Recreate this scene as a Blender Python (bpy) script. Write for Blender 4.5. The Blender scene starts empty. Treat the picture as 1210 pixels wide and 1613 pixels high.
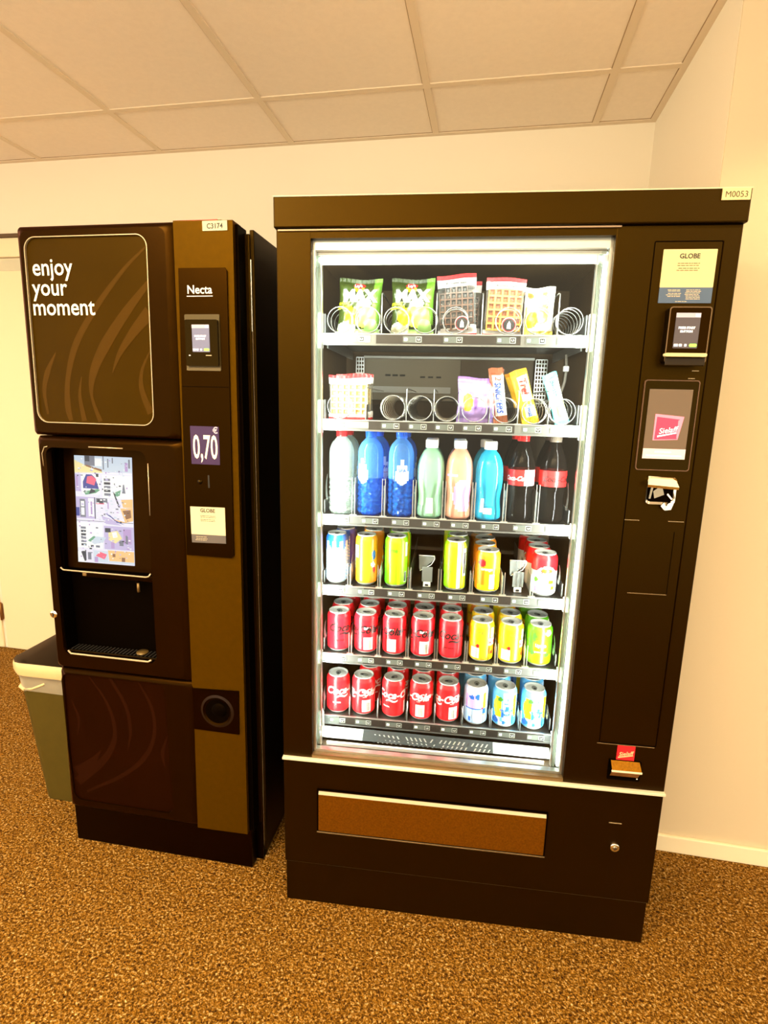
import bpy, bmesh, math, random
from mathutils import Vector, Matrix
random.seed(7)
C = bpy.context.scene.collection
S = bpy.context.scene
PI = math.pi
rad = math.radians

# ------------------------------------------------------------------ camera
CAM = Vector((0.4862, -1.2374, 1.3893))
YAW, PITCH, ROLL, FPX = -0.18215, -0.19648, 0.02381, 858.49
cd = bpy.data.cameras.new('camera'); cam = bpy.data.objects.new('camera', cd); C.objects.link(cam)
f_ = Vector((math.sin(YAW)*math.cos(PITCH), math.cos(YAW)*math.cos(PITCH), math.sin(PITCH)))
r_ = f_.cross(Vector((0, 0, 1))).normalized(); u_ = r_.cross(f_)
r2 = r_*math.cos(ROLL)+u_*math.sin(ROLL); u2 = -r_*math.sin(ROLL)+u_*math.cos(ROLL)
m3 = Matrix((r2, u2, -f_)).transposed()
cam.matrix_world = Matrix.Translation(CAM) @ m3.to_4x4()
cd.sensor_fit = 'HORIZONTAL'; cd.sensor_width = 36; cd.lens = 36*FPX/1210; cd.clip_start = 0.02
S.camera = cam

# ------------------------------------------------------------------ view and world
S.view_settings.view_transform = 'Standard'; S.view_settings.look = 'None'
S.view_settings.exposure = 0.0; S.view_settings.gamma = 1; S.view_settings.use_curve_mapping = False
w = bpy.data.worlds.new('world'); S.world = w; w.use_nodes = True
bg = w.node_tree.nodes['Background']; bg.inputs[0].default_value = (1.0, 0.85, 0.58, 1); bg.inputs[1].default_value = 2.3

# ------------------------------------------------------------------ room lights (recessed panels behind the viewer, plus an added ceiling fill)
def area(name, loc, rot, sx, sy, power, col):
    l = bpy.data.lights.new(name, 'AREA'); l.shape = 'RECTANGLE'; l.size = sx; l.size_y = sy
    l.energy = power; l.color = col
    o = bpy.data.objects.new(name, l); C.objects.link(o); o.location = loc; o.rotation_euler = rot
    return o
WARM = (1.0, 0.84, 0.54)
area('ceiling_panel_light', (-0.75, -1.15, 2.40), (0, 0, 0), 0.6, 0.6, 50, WARM)
area('ceiling_panel_light', (1.25, -1.45, 2.40), (0, 0, 0), 0.6, 0.6, 8, WARM)
area('added_ceiling_fill', (-0.3, -2.1, 1.95), (PI, 0, 0), 1.8, 0.6, 210, WARM)  # unseen lamp added to brighten the ceiling in place of bounced light
area('ceiling_panel_light', (-2.3, -0.3, 2.40), (0, 0, 0), 0.6, 0.6, 14, WARM)
def spot(name, loc, target, ang, blend, power, col, size=0.05):
    l = bpy.data.lights.new(name, 'SPOT'); l.energy = power; l.color = col; l.spot_size = rad(ang); l.spot_blend = blend
    l.shadow_soft_size = size
    o = bpy.data.objects.new(name, l); C.objects.link(o); o.location = loc
    o.rotation_euler = (Vector(target)-Vector(loc)).to_track_quat('-Z', 'Y').to_euler()
    return o
spot('wall_washer_light', (1.75, -0.55, 2.42), (1.75, -0.05, 0.0), 128, 0.18, 52, (1.0, 0.80, 0.36))

# ------------------------------------------------------------------ materials
def lin(c):
    return tuple(((v/255)/12.92 if v/255 <= 0.04045 else (((v/255)+0.055)/1.055)**2.4) for v in c)
MATS = {}
def mat(name, col, rough=0.5, metal=0.0, spec=0.5, emis=0.0, ecol=None, noise=0.0, nscale=40, bump=0.0, bscale=300, coat=0.0, alpha=None, linear=False, stint=None):
    if name in MATS: return MATS[name]
    m = bpy.data.materials.new(name); m.use_nodes = True; nt = m.node_tree; b = nt.nodes['Principled BSDF']
    c = col if linear else lin(col)
    b.inputs['Base Color'].default_value = (*c, 1); b.inputs['Roughness'].default_value = rough
    b.inputs['Metallic'].default_value = metal; b.inputs['Specular IOR Level'].default_value = spec
    b.inputs['Coat Weight'].default_value = coat
    if stint: b.inputs['Specular Tint'].default_value = (*stint, 1)
    if emis: 
        b.inputs['Emission Color'].default_value = (*(lin(ecol) if ecol else c), 1); b.inputs['Emission Strength'].default_value = emis
    if noise or bump:
        tc = nt.nodes.new('ShaderNodeTexCoord')
        if noise:
            n = nt.nodes.new('ShaderNodeTexNoise'); n.inputs['Scale'].default_value = nscale; n.inputs['Detail'].default_value = 5
            nt.links.new(tc.outputs['Object'], n.inputs['Vector'])
            mp = nt.nodes.new('ShaderNodeMapRange'); mp.inputs['To Min'].default_value = 1-noise; mp.inputs['To Max'].default_value = 1+noise
            mp.inputs['From Min'].default_value = 0.3; mp.inputs['From Max'].default_value = 0.7
            nt.links.new(n.outputs['Fac'], mp.inputs['Value'])
            mx = nt.nodes.new('ShaderNodeVectorMath'); mx.operation = 'SCALE'; mx.inputs[0].default_value = c
            nt.links.new(mp.outputs[0], mx.inputs['Scale']); nt.links.new(mx.outputs[0], b.inputs['Base Color'])
        if bump:
            n2 = nt.nodes.new('ShaderNodeTexNoise'); n2.inputs['Scale'].default_value = bscale; n2.inputs['Detail'].default_value = 3
            nt.links.new(tc.outputs['Object'], n2.inputs['Vector'])
            bp = nt.nodes.new('ShaderNodeBump'); bp.inputs['Strength'].default_value = bump; bp.inputs['Distance'].default_value = 0.002
            nt.links.new(n2.outputs['Fac'], bp.inputs['Height']); nt.links.new(bp.outputs[0], b.inputs['Normal'])
    MATS[name] = m
    return m
def clear(name, tint, opac=0.25, gloss=(1, 1, 1), rough=0.08, body=None, rise=0.6, bump=0.0, bscale=60):
    """see-through plastic or glass: tinted transparency mixed with a shiny coloured surface"""
    if name in MATS: return MATS[name]
    m = bpy.data.materials.new(name); m.use_nodes = True; nt = m.node_tree
    b = nt.nodes['Principled BSDF']; out = nt.nodes['Material Output']
    b.inputs['Base Color'].default_value = (*lin(body or tint), 1); b.inputs['Roughness'].default_value = rough
    t = nt.nodes.new('ShaderNodeBsdfTransparent'); t.inputs[0].default_value = (*lin(tint), 1)
    mx = nt.nodes.new('ShaderNodeMixShader'); fr = nt.nodes.new('ShaderNodeLayerWeight'); fr.inputs['Blend'].default_value = 0.35
    mp = nt.nodes.new('ShaderNodeMapRange'); mp.inputs['To Min'].default_value = opac; mp.inputs['To Max'].default_value = min(1, opac+rise)
    nt.links.new(fr.outputs['Facing'], mp.inputs['Value']); nt.links.new(mp.outputs[0], mx.inputs[0])
    nt.links.new(t.outputs[0], mx.inputs[1]); nt.links.new(b.outputs[0], mx.inputs[2]); nt.links.new(mx.outputs[0], out.inputs['Surface'])
    if bump:
        tc = nt.nodes.new('ShaderNodeTexCoord'); v = nt.nodes.new('ShaderNodeTexVoronoi'); v.inputs['Scale'].default_value = bscale; bp = nt.nodes.new('ShaderNodeBump'); bp.inputs['Strength'].default_value = bump; bp.inputs['Distance'].default_value = 0.01
        nt.links.new(tc.outputs['Object'], v.inputs['Vector']); nt.links.new(v.outputs['Distance'], bp.inputs['Height']); nt.links.new(bp.outputs[0], b.inputs['Normal']); nt.links.new(bp.outputs[0], fr.inputs['Normal'])
    MATS[name] = m
    return m
def glass_pane_mat():
    m = bpy.data.materials.new('window_glass'); m.use_nodes = True; nt = m.node_tree; out = nt.nodes['Material Output']
    t = nt.nodes.new('ShaderNodeBsdfTransparent'); t.inputs[0].default_value = (0.97, 0.98, 0.97, 1)
    g = nt.nodes.new('ShaderNodeBsdfGlossy'); g.inputs['Roughness'].default_value = 0.02
    fr = nt.nodes.new('ShaderNodeFresnel'); fr.inputs['IOR'].default_value = 1.35
    mx = nt.nodes.new('ShaderNodeMixShader')
    nt.links.new(fr.outputs[0], mx.inputs[0]); nt.links.new(t.outputs[0], mx.inputs[1]); nt.links.new(g.outputs[0], mx.inputs[2]); nt.links.new(mx.outputs[0], out.inputs['Surface'])
    return m
def carpet_mat():
    m = bpy.data.materials.new('loop_carpet'); m.use_nodes = True; nt = m.node_tree; b = nt.nodes['Principled BSDF']
    tc = nt.nodes.new('ShaderNodeTexCoord')
    n = nt.nodes.new('ShaderNodeTexNoise'); n.inputs['Scale'].default_value = 150; n.inputs['Detail'].default_value = 5; n.inputs['Roughness'].default_value = 0.75; n.inputs['Distortion'].default_value = 0.6
    v = nt.nodes.new('ShaderNodeTexVoronoi'); v.inputs['Scale'].default_value = 190
    n3 = nt.nodes.new('ShaderNodeTexNoise'); n3.inputs['Scale'].default_value = 3.0
    for x in (n, v, n3): nt.links.new(tc.outputs['Object'], x.inputs['Vector'])
    cr = nt.nodes.new('ShaderNodeValToRGB'); e = cr.color_ramp.elements
    e[0].position = 0.38; e[0].color = (*lin((58, 26, 2)), 1); e[1].position = 0.66; e[1].color = (*lin((255, 232, 170)), 1)
    k = e.new(0.48); k.color = (*lin((132, 86, 10)), 1); k = e.new(0.56); k.color = (*lin((196, 136, 40)), 1)
    mx = nt.nodes.new('ShaderNodeMix'); mx.data_type = 'RGBA'; mx.blend_type = 'MULTIPLY'; mx.inputs['Factor'].default_value = 0.4
    cr2 = nt.nodes.new('ShaderNodeValToRGB'); cr2.color_ramp.elements[0].color = (1, 1, 1, 1); cr2.color_ramp.elements[1].color = (0.25, 0.22, 0.18, 1); cr2.color_ramp.elements[0].position = 0.2; cr2.color_ramp.elements[1].position = 0.75
    nt.links.new(n.outputs['Fac'], cr.inputs[0]); nt.links.new(v.outputs['Distance'], cr2.inputs[0])
    nt.links.new(cr.outputs[0], mx.inputs['A']); nt.links.new(cr2.outputs[0], mx.inputs['B'])
    nt.links.new(mx.outputs['Result'], b.inputs['Base Color']); b.inputs['Roughness'].default_value = 0.95; b.inputs['Specular IOR Level'].default_value = 0.1
    ad = nt.nodes.new('ShaderNodeMath'); ad.operation = 'SUBTRACT'; nt.links.new(n.outputs['Fac'], ad.inputs[0]); nt.links.new(v.outputs['Distance'], ad.inputs[1])
    bp = nt.nodes.new('ShaderNodeBump'); bp.inputs['Strength'].default_value = 1.0; bp.inputs['Distance'].default_value = 0.008
    nt.links.new(ad.outputs[0], bp.inputs['Height']); nt.links.new(bp.outputs[0], b.inputs['Normal'])
    return m

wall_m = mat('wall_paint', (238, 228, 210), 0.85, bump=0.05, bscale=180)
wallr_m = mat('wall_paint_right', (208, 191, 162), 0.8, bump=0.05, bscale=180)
ceil_m = mat('ceiling_tile', (242, 228, 212), 0.9, noise=0.02, nscale=60, bump=0.25, bscale=500)
bar_m = mat('ceiling_bar', (226, 208, 184), 0.6)
gap_m = mat('ceiling_gap', (160, 132, 96), 0.9)
door_m = mat('door_paint', (238, 222, 186), 0.5)
carpet = carpet_mat()
BT = (1.0, 0.52, 0.05)
black = mat('black_coated_steel', (12, 4, 0), 0.36, spec=0.30, stint=BT, noise=0.12, nscale=9, bump=0.12, bscale=700)
black_in = mat('black_inner', (12, 6, 2), 0.6, metal=0.9, spec=0.0)
blackp = mat('black_plastic', (36, 20, 2), 0.30, metal=1.0, spec=0.1)
glossb = mat('gloss_black_plastic', (8, 6, 4), 0.12, spec=0.25, stint=BT)
inner_m = mat('chilled_liner', (84, 64, 38), 0.55, spec=0.25, noise=0.15, nscale=14)
trayd = mat('tray_dark', (30, 24, 18), 0.4, spec=0.6)
rail_m = mat('tray_rail_metal', (128, 130, 128), 0.33, metal=0.75)
alu = mat('aluminium', (205, 205, 200), 0.3, metal=0.9)
chrome = mat('chrome', (235, 232, 225), 0.12, metal=1.0)
whitep = mat('white_plastic', (240, 240, 236), 0.4)
steel = mat('brushed_steel', (140, 90, 8), 0.38, metal=0.85, noise=0.2, nscale=220, bump=0.1, bscale=900)
strip_m = mat('cream_strip', (236, 222, 196), 0.35, metal=0.2)  # cream carries the overhead light that these metal edges catch
ledm = mat('led_strip_glow', (255, 255, 250), 0.4, emis=1.1, ecol=(236, 255, 240))
leddot = mat('led_dot', (255, 255, 255), 0.4, emis=5, ecol=(245, 255, 248))
lens_m = clear('clear_light_guide', (225, 240, 228), 0.25, rough=0.1)
clearp = clear('clear_plastic', (238, 244, 242), 0.12, rough=0.12, body=(235, 240, 240))
frost = clear('frosted_plastic', (200, 205, 205), 0.35, rough=0.4, body=(170, 175, 175))
coffee_m = mat('satin_bronze_black', (28, 12, 1), 0.30, metal=0.6, spec=0.2, stint=BT, noise=0.08, nscale=30, bump=0.08, bscale=900)
panel_m = mat('brown_panel', (44, 28, 0), 0.38, metal=0.0, spec=0.14, stint=BT, noise=0.08, nscale=8)
panel_sw = mat('brown_panel_swirl', (62, 41, 10), 0.40, spec=0.14, stint=BT)
low_m = mat('dark_red_panel', (24, 6, 1), 0.36, spec=0.06, stint=BT, noise=0.1, nscale=8)
low_sw = mat('dark_red_swirl', (34, 12, 4), 0.36, spec=0.06, stint=BT)
gold_m = mat('gold_brown_panel', (68, 44, 1), 0.42, metal=0.3, spec=0.12, stint=BT, noise=0.08, nscale=60, bump=0.1, bscale=900)
cream = mat('cream_lettering', (250, 240, 215), 0.5, emis=0.12)
white = mat('white_print', (245, 245, 245), 0.5)
paper = mat('paper_label', (206, 192, 160), 0.6)
yellowpaper = mat('warm_paper', (216, 200, 150), 0.6)
ink = mat('ink', (30, 26, 24), 0.6)
inkbrown = mat('ink_brown', (70, 46, 18), 0.6)
blueband = mat('blue_band', (72, 92, 124), 0.5)
greyband = mat('grey_band', (90, 84, 84), 0.4)
red = mat('signal_red', (222, 30, 40), 0.4)
# ------------------------------------------------------------------ helpers
class MB:
    def __init__(s): s.bm = bmesh.new(); s.mats = []
    def mi(s, m):
        if m not in s.mats: s.mats.append(m)
        return s.mats.index(m)
    def _take(s, faces, m, smooth=False):
        i = s.mi(m)
        for f in faces: f.material_index = i; f.smooth = smooth
    def box(s, x0, x1, y0, y1, z0, z1, m, bev=0.0, seg=2):
        if x1 < x0: x0, x1 = x1, x0
        if y1 < y0: y0, y1 = y1, y0
        if z1 < z0: z0, z1 = z1, z0
        t = bmesh.new()
        vs = [t.verts.new((x, y, z)) for x in (x0, x1) for y in (y0, y1) for z in (z0, z1)]
        for q in ((0, 1, 3, 2), (4, 6, 7, 5), (0, 4, 5, 1), (2, 3, 7, 6), (0, 2, 6, 4), (1, 5, 7, 3)): t.faces.new([vs[i] for i in q])
        bmesh.ops.recalc_face_normals(t, faces=t.faces)
        if bev: bmesh.ops.bevel(t, geom=t.edges[:], offset=min(bev, 0.49*min(x1-x0, y1-y0, z1-z0)), segments=seg, affect='EDGES', profile=0.5)
        s._merge(t, m, False)
    def _merge(s, t, m, smooth=False, M=None):
        if M is not None: bmesh.ops.transform(t, matrix=M, verts=t.verts)
        i = s.mi(m); vm = {v: s.bm.verts.new(v.co) for v in t.verts}
        for f in t.faces:
            try: g = s.bm.faces.new([vm[v] for v in f.verts])
            except ValueError: continue
            g.material_index = i; g.smooth = smooth
        t.free()
    def prism(s, pts, y0, y1, m, smooth=False, back=True):
        """outline in (x, z), counter-clockwise seen from the front (-y)"""
        a = [s.bm.verts.new((x, y0, z)) for x, z in pts]; b = [s.bm.verts.new((x, y1, z)) for x, z in pts]
        fs = [s.bm.faces.new(a)]
        if back: fs.append(s.bm.faces.new(b[::-1]))
        n = len(pts)
        for i in range(n): fs.append(s.bm.faces.new((a[i], b[i], b[(i+1) % n], a[(i+1) % n])))
        s._take(fs, m, smooth)
    def ring(s, outer, inner, y0, y1, m, yi0=None):
        n = len(outer); yi0 = y0 if yi0 is None else yi0
        A = [s.bm.verts.new((x, y0, z)) for x, z in outer]; B = [s.bm.verts.new((x, yi0, z)) for x, z in inner]
        A2 = [s.bm.verts.new((x, y1, z)) for x, z in outer]; B2 = [s.bm.verts.new((x, y1, z)) for x, z in inner]
        fs = []
        for i in range(n):
            j = (i+1) % n
            fs += [s.bm.faces.new((A[i], A[j], B[j], B[i])), s.bm.faces.new((A2[j], A2[i], B2[i], B2[j])),
                   s.bm.faces.new((A[j], A[i], A2[i], A2[j])), s.bm.faces.new((B[i], B[j], B2[j], B2[i]))]
        s._take(fs, m)
    def flat(s, pts3, m):
        s._take([s.bm.faces.new([s.bm.verts.new(p) for p in pts3])], m)
    def rect(s, x0, x1, z0, z1, y, m): s.flat([(x0, y, z0), (x1, y, z0), (x1, y, z1), (x0, y, z1)], m)
    def tube(s, path, r, m, n=8, closed=False, cap=True):
        P = [Vector(p) for p in path]; rings = []
        prev = None
        for i, p in enumerate(P):
            if closed: d = (P[(i+1) % len(P)]-P[i-1])
            else: d = P[min(i+1, len(P)-1)]-P[max(i-1, 0)]
            d.normalize()
            if prev is None:
                a = d.cross(Vector((0, 0, 1)));
                if a.length < 1e-3: a = d.cross(Vector((1, 0, 0)))
            else: a = prev-d*prev.dot(d)
            a.normalize(); prev = a; b = d.cross(a)
            rr = r[i] if isinstance(r, (list, tuple)) else r
            rings.append([s.bm.verts.new(p+(a*math.cos(2*PI*k/n)+b*math.sin(2*PI*k/n))*rr) for k in range(n)])
        fs = []
        m_ = len(rings)
        for i in range(m_ if closed else m_-1):
            A, B = rings[i], rings[(i+1) % m_]
            for k in range(n): fs.append(s.bm.faces.new((A[k], A[(k+1) % n], B[(k+1) % n], B[k])))
        if cap and not closed: fs += [s.bm.faces.new(rings[0][::-1]), s.bm.faces.new(rings[-1])]
        s._take(fs, m, True)
    def lathe(s, prof, m, n=40, paint=None, axis='Z', c=(0, 0, 0), sq=0.0):
        """m: material, or list used with paint(theta_deg, z) -> index"""
        rows = []
        for r, z in prof:
            row = []
            for k in range(n):
                a = 2*PI*k/n; q = 1+sq*(math.cos(2*a)**2-0.5)*0 if not sq else 1+sq*(abs(math.sin(2*a))-0.5)
                x, y = r*q*math.sin(a), -r*q*math.cos(a)
                row.append(s.bm.verts.new((c[0]+x, c[1]+y, c[2]+z) if axis == 'Z' else (c[0]+x, c[1]+z, c[2]+y)))
            rows.append(row)
        for i in range(len(rows)-1):
            zc = (prof[i][1]+prof[i+1][1])/2
            for k in range(n):
                f = s.bm.faces.new((rows[i][k], rows[i][(k+1) % n], rows[i+1][(k+1) % n], rows[i+1][k]))
                th = (360*(k+0.5)/n+180) % 360-180
                mm = m[paint(th, zc)] if paint else m
                f.material_index = s.mi(mm); f.smooth = True
    def disc(s, r, z, m, n=40, c=(0, 0), up=True):
        v = [s.bm.verts.new((c[0]+r*math.sin(2*PI*k/n), c[1]-r*math.cos(2*PI*k/n), z)) for k in range(n)]
        s._take([s.bm.faces.new(v if up else v[::-1])], m)
    def text(s, txt, size, x, z, m, y=0.0, align='CENTER', shear=0.0, bold=0.0, sx=1.0, rot=0.0, R=None, th0=0.0, warp=None):
        for (vs, fs) in [text_geo(txt, size, align, shear, bold)]:
            if not vs: continue
            t = bmesh.new(); V = [t.verts.new((a*sx, b, 0)) for a, b in vs]
            for f in fs:
                try: t.faces.new([V[i] for i in f])
                except ValueError: pass
            if rot: bmesh.ops.rotate(t, verts=t.verts, cent=(0, 0, 0), matrix=Matrix.Rotation(rad(rot), 3, 'Z'))
            if R or warp:
                xs = [v.co.x for v in t.verts]; st = 0.003; q = min(xs)+st
                while q < max(xs):
                    bmesh.ops.bisect_plane(t, geom=t.verts[:]+t.edges[:]+t.faces[:], plane_co=(q, 0, 0), plane_no=(1, 0, 0)); q += st
            if warp:
                ys = [v.co.y for v in t.verts]; q = min(ys)+0.004
                while q < max(ys):
                    bmesh.ops.bisect_plane(t, geom=t.verts[:]+t.edges[:]+t.faces[:], plane_co=(0, q, 0), plane_no=(0, 1, 0)); q += 0.004
            for v in t.verts:
                a, b = v.co.x, v.co.y
                if R:
                    rr = R(z+b) if callable(R) else R
                    th = rad(th0)+(x+a)/0.033; v.co = (rr*math.sin(th), -rr*math.cos(th), z+b)
                elif warp: v.co = (x+a, warp(x+a, z+b), z+b)
                else: v.co = (x+a, y, z+b)
            s._merge(t, m)
    def build(s, name, parent=None, loc=None):
        me = bpy.data.meshes.new(name); s.bm.to_mesh(me); s.bm.free()
        for m in s.mats: me.materials.append(m)
        o = bpy.data.objects.new(name, me); C.objects.link(o)
        if parent: o.parent = parent
        if loc: o.location = loc
        return o
_tc = {}
def text_geo(txt, size, align, shear, bold):
    k = (txt, size, align, shear, bold)
    if k not in _tc:
        cu = bpy.data.curves.new('t', 'FONT'); cu.body = txt; cu.size = size; cu.align_x = align; cu.shear = shear; cu.offset = bold
        cu.resolution_u = 3
        o = bpy.data.objects.new('t', cu); C.objects.link(o); bpy.context.view_layer.update()
        e = o.evaluated_get(bpy.context.evaluated_depsgraph_get()); me = e.to_mesh()
        _tc[k] = ([(v.co.x, v.co.y) for v in me.vertices], [tuple(p.vertices) for p in me.polygons])
        e.to_mesh_clear(); bpy.data.objects.remove(o); bpy.data.curves.remove(cu)
    return _tc[k]
def rr(x0, x1, z0, z1, r, n=8, skew=0.0):
    """rounded rectangle, counter-clockwise seen from the front; skew shifts the top in x"""
    P = []
    for cx, cz, a0 in ((x1-r, z1-r, 0), (x0+r, z1-r, 90), (x0+r, z0+r, 180), (x1-r, z0+r, 270)):
        for i in range(n+1):
            a = rad(a0+90*i/n); z = cz+r*math.sin(a); P.append((cx+r*math.cos(a)+skew*(z-z0)/(z1-z0), z))
    return P
def empty(name, loc=(0, 0, 0), rz=0.0):
    o = bpy.data.objects.new(name, None); C.objects.link(o); o.location = loc; o.rotation_euler = (0, 0, rz); o.empty_display_size = 0.05
    return o
def tag(o, label=None, cat=None, group=None, kind=None):
    if label: o['label'] = label
    if cat: o['category'] = cat
    if group: o['group'] = group
    if kind: o['kind'] = kind
    return o
def copy_tree(o, parent=None):
    c = o.copy(); C.objects.link(c); c.parent = parent
    for ch in list(o.children): copy_tree(ch, c)
    return c

# ------------------------------------------------------------------ room
YW, HC, XR, YR, G0, ROW = 1.1762, 2.4422, 1.033, 0.4251, -1.5826, 0.3498
m = MB(); m.box(-5, 4, -4.5, 1.3, -0.05, 0.0, carpet); tag(m.build('floor'), kind='structure')
m = MB(); m.box(-5, 1.133, YW, YW+0.1, 0, HC+0.1, wall_m); tag(m.build('wall_back'), kind='structure')
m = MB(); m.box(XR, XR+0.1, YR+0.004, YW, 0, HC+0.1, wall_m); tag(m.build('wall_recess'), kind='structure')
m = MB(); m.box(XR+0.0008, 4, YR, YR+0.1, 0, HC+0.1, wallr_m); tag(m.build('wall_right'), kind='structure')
m = MB(); m.box(XR+0.002, 4, YR-0.012, YR, 0, 0.057, mat('baseboard_paint', (240, 226, 196), 0.5), bev=0.003); tag(m.build('baseboard_right'), kind='structure')
# suspended ceiling: tiles, exposed bars, wall angle
m = MB()
xs = [G0+0.6*k for k in range(-6, 10)]; ys = [YW-ROW-0.6*k for k in range(0, 7)]
m.box(-5, 4, -3.0, YW, HC, HC+0.03, ceil_m)
for x in xs:
    m.box(x-0.012, x+0.012, -3.0, YW, HC-0.0035, HC, bar_m); m.box(x-0.0145, x-0.012, -3.0, YW, HC-0.0012, HC, gap_m)
for y in ys:
    m.box(-5, 4, y-0.012, y+0.012, HC-0.0034, HC, bar_m); m.box(-5, 4, y+0.012, y+0.0145, HC-0.0012, HC, gap_m)
m.box(-5, XR-0.022, YW-0.022, YW, HC-0.004, HC, bar_m); m.box(-5, XR-0.022, YW-0.0245, YW-0.022, HC-0.0012, HC, gap_m)
m.box(XR-0.022, XR, YR, YW, HC-0.004, HC, bar_m); m.box(XR-0.0245, XR-0.022, YR, YW, HC-0.0012, HC, gap_m)
tag(m.build('ceiling'), kind='structure')
# double door on the left of the back wall
m = MB()
m.box(-3.4, -1.20, YW-0.02, YW, 2.03, 2.115, door_m, bev=0.004); m.box(-3.4, -1.20, YW-0.03, YW, 2.115, 2.13, mat('door_shadow_gap', (90, 66, 40), 0.7))
m.box(-1.28, -1.20, YW-0.02, YW, 0, 2.03, door_m, bev=0.004)
tag(m.build('trim_1'), kind='structure')
m = MB(); m.box(-2.072, -1.282, YW-0.012, YW, 0.004, 2.026, door_m, bev=0.004)
m.box(-2.068, -1.29, YW-0.0135, YW-0.012, 1.97, 2.022, mat('door_grey_band', (206, 200, 176), 0.5)); d1 = tag(m.build('door_1'), kind='structure')
m = MB(); m.box(-2.9, -2.095, YW-0.012, YW, 0.004, 2.026, door_m, bev=0.004)
m.box(-2.89, -2.1, YW-0.0135, YW-0.012, 1.97, 2.022, MATS['door_grey_band']); d2 = tag(m.build('door_2'), kind='structure')
m = MB()
m.tube([(-2.084, YW-0.016, 0.17), (-2.084, YW-0.016, 0.27)], 0.007, mat('brass_hinge', (150, 104, 56), 0.4, metal=0.7), n=10)
m.box(-2.094, -2.074, YW-0.0145, YW-0.011, 0.175, 0.265, MATS['brass_hinge']); m.build('hinge', d1)

# ------------------------------------------------------------------ vending machine
VY = 0.06937
VM = empty('vending_machine', (0, 0, 0), VY)
tag(VM, 'tall black snack and drink vending machine with a lit glass front', 'vending machine')
VWD, VTOP, DEP = 0.973, 1.826, 0.80
m = MB()   # shell behind the door
m.box(0.004, 0.05, 0.03, DEP, 0.0, 1.76, black); m.box(0.76, 0.969, 0.03, DEP, 0.0, 1.76, black)
m.box(0.05, 0.76, 0.60, DEP, 0.0, 1.76, black); m.box(0.05, 0.76, 0.03, 0.60, 0.0, 0.385, black); m.box(0.004, 0.969, 0.03, DEP, 1.755, 1.80, black)
m.build('cabinet', VM)
m = MB()   # chilled interior lining
IX0, IX1, IY = 0.052, 0.754, 0.58
m.box(IX0-0.002, IX0, 0.03, IY, 0.385, 1.755, inner_m); m.box(IX1, IX1+0.006, 0.03, IY, 0.385, 1.755, inner_m)
m.box(IX0, IX1, IY, IY+0.02, 0.385, 1.755, inner_m); m.box(IX0, IX1, 0.03, IY, 1.745, 1.755, inner_m); m.box(IX0, IX1, 0.05, IY, 0.385, 0.39, inner_m)
li = m.build('interior_lining', VM)
m = MB()   # evaporator cover with slots, seen in the second compartment
cov = mat('grey_cover', (132, 120, 100), 0.45, metal=0.3)
m.box(0.115, 0.43, 0.565, 0.578, 1.40, 1.535, cov, bev=0.002); m.box(0.43, 0.66, 0.565, 0.578, 1.40, 1.535, mat('brown_cover', (92, 72, 46), 0.5), bev=0.002)
for i in range(3): m.box(0.185+0.024*i, 0.203+0.024*i, 0.562, 0.566, 1.478, 1.484, ink); m.box(0.30+0.026*i, 0.316+0.026*i, 0.562, 0.566, 1.474, 1.479, ink)
m.box(0.115, 0.66, 0.55, 0.565, 1.533, 1.541, whitep, bev=0.002)
m.box(0.12, 0.40, 0.555, 0.565, 1.425, 1.445, mat('grey_cover_light', (176, 172, 164), 0.4, metal=0.3))
m.build('evaporator_cover', VM)
for x0, x1, n_ in ((0.09, 0.115, 3), (0.665, 0.70, 4)):
    m = MB()
    for i in range(n_+1): m.box(x0+(x1-x0)*i/n_-0.0012, x0+(x1-x0)*i/n_+0.0012, 0.555, 0.56, 1.40, 1.535, alu)
    for i in range(12): m.box(x0, x1, 0.555, 0.56, 1.40+0.0122*i, 1.403+0.0122*i, alu)
    m.build('perforated_column', VM)
# door face with window opening
GX0, GX1, GZ0, GZ1 = 0.079, 0.727, 0.470, 1.743
m = MB()
m.box(0, GX0, 0, 0.03, 0.4585, 1.762, black, bev=0.002); m.box(GX1, VWD, 0, 0.03, 0.4585, 1.762, black, bev=0.002)
m.box(GX0-0.001, GX1+0.001, 0.0005, 0.03, GZ1, 1.762, black); m.box(GX0-0.001, GX1+0.001, 0.0005, 0.03, 0.4585, GZ0, mat('bronze_sill', (110, 88, 56), 0.35, metal=0.4))
m.build('door', VM)
m = MB(); m.box(-0.003, 0.9765, -0.010, 0.80, 1.762, VTOP, black, bev=0.003)
m.box(-0.0032, 0.9767, -0.0104, 0.80, VTOP-0.0018, VTOP+0.0006, mat('worn_edge', (214, 200, 172), 0.5)); m.box(0.005, 0.735, -0.004, 0.0, 1.7575, 1.7605, mat('header_bead', (150, 124, 98), 0.35, metal=0.4)); m.build('header', VM)
m = MB(); m.box(0.0, VWD, 0.0, 0.03, 0.129, 0.4515, black, bev=0.002); m.build('lower_door', VM)
m = MB(); m.box(0.003, VWD-0.003, 0.004, 0.05, 0.0, 0.127, black, bev=0.001); m.box(0.004, VWD-0.004, 0.0035, 0.0045, 0.1265, 0.128, alu); m.build('kick_plate', VM)
m = MB(); m.box(-0.001, VWD+0.001, -0.009, 0.02, 0.4515, 0.4585, strip_m, bev=0.001); m.build('trim_strip', VM)
m = MB(); m.rect(GX0, GX1, GZ0, GZ1, 0.012, glass_pane_mat()); gl = m.build('glass_pane', VM)
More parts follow.
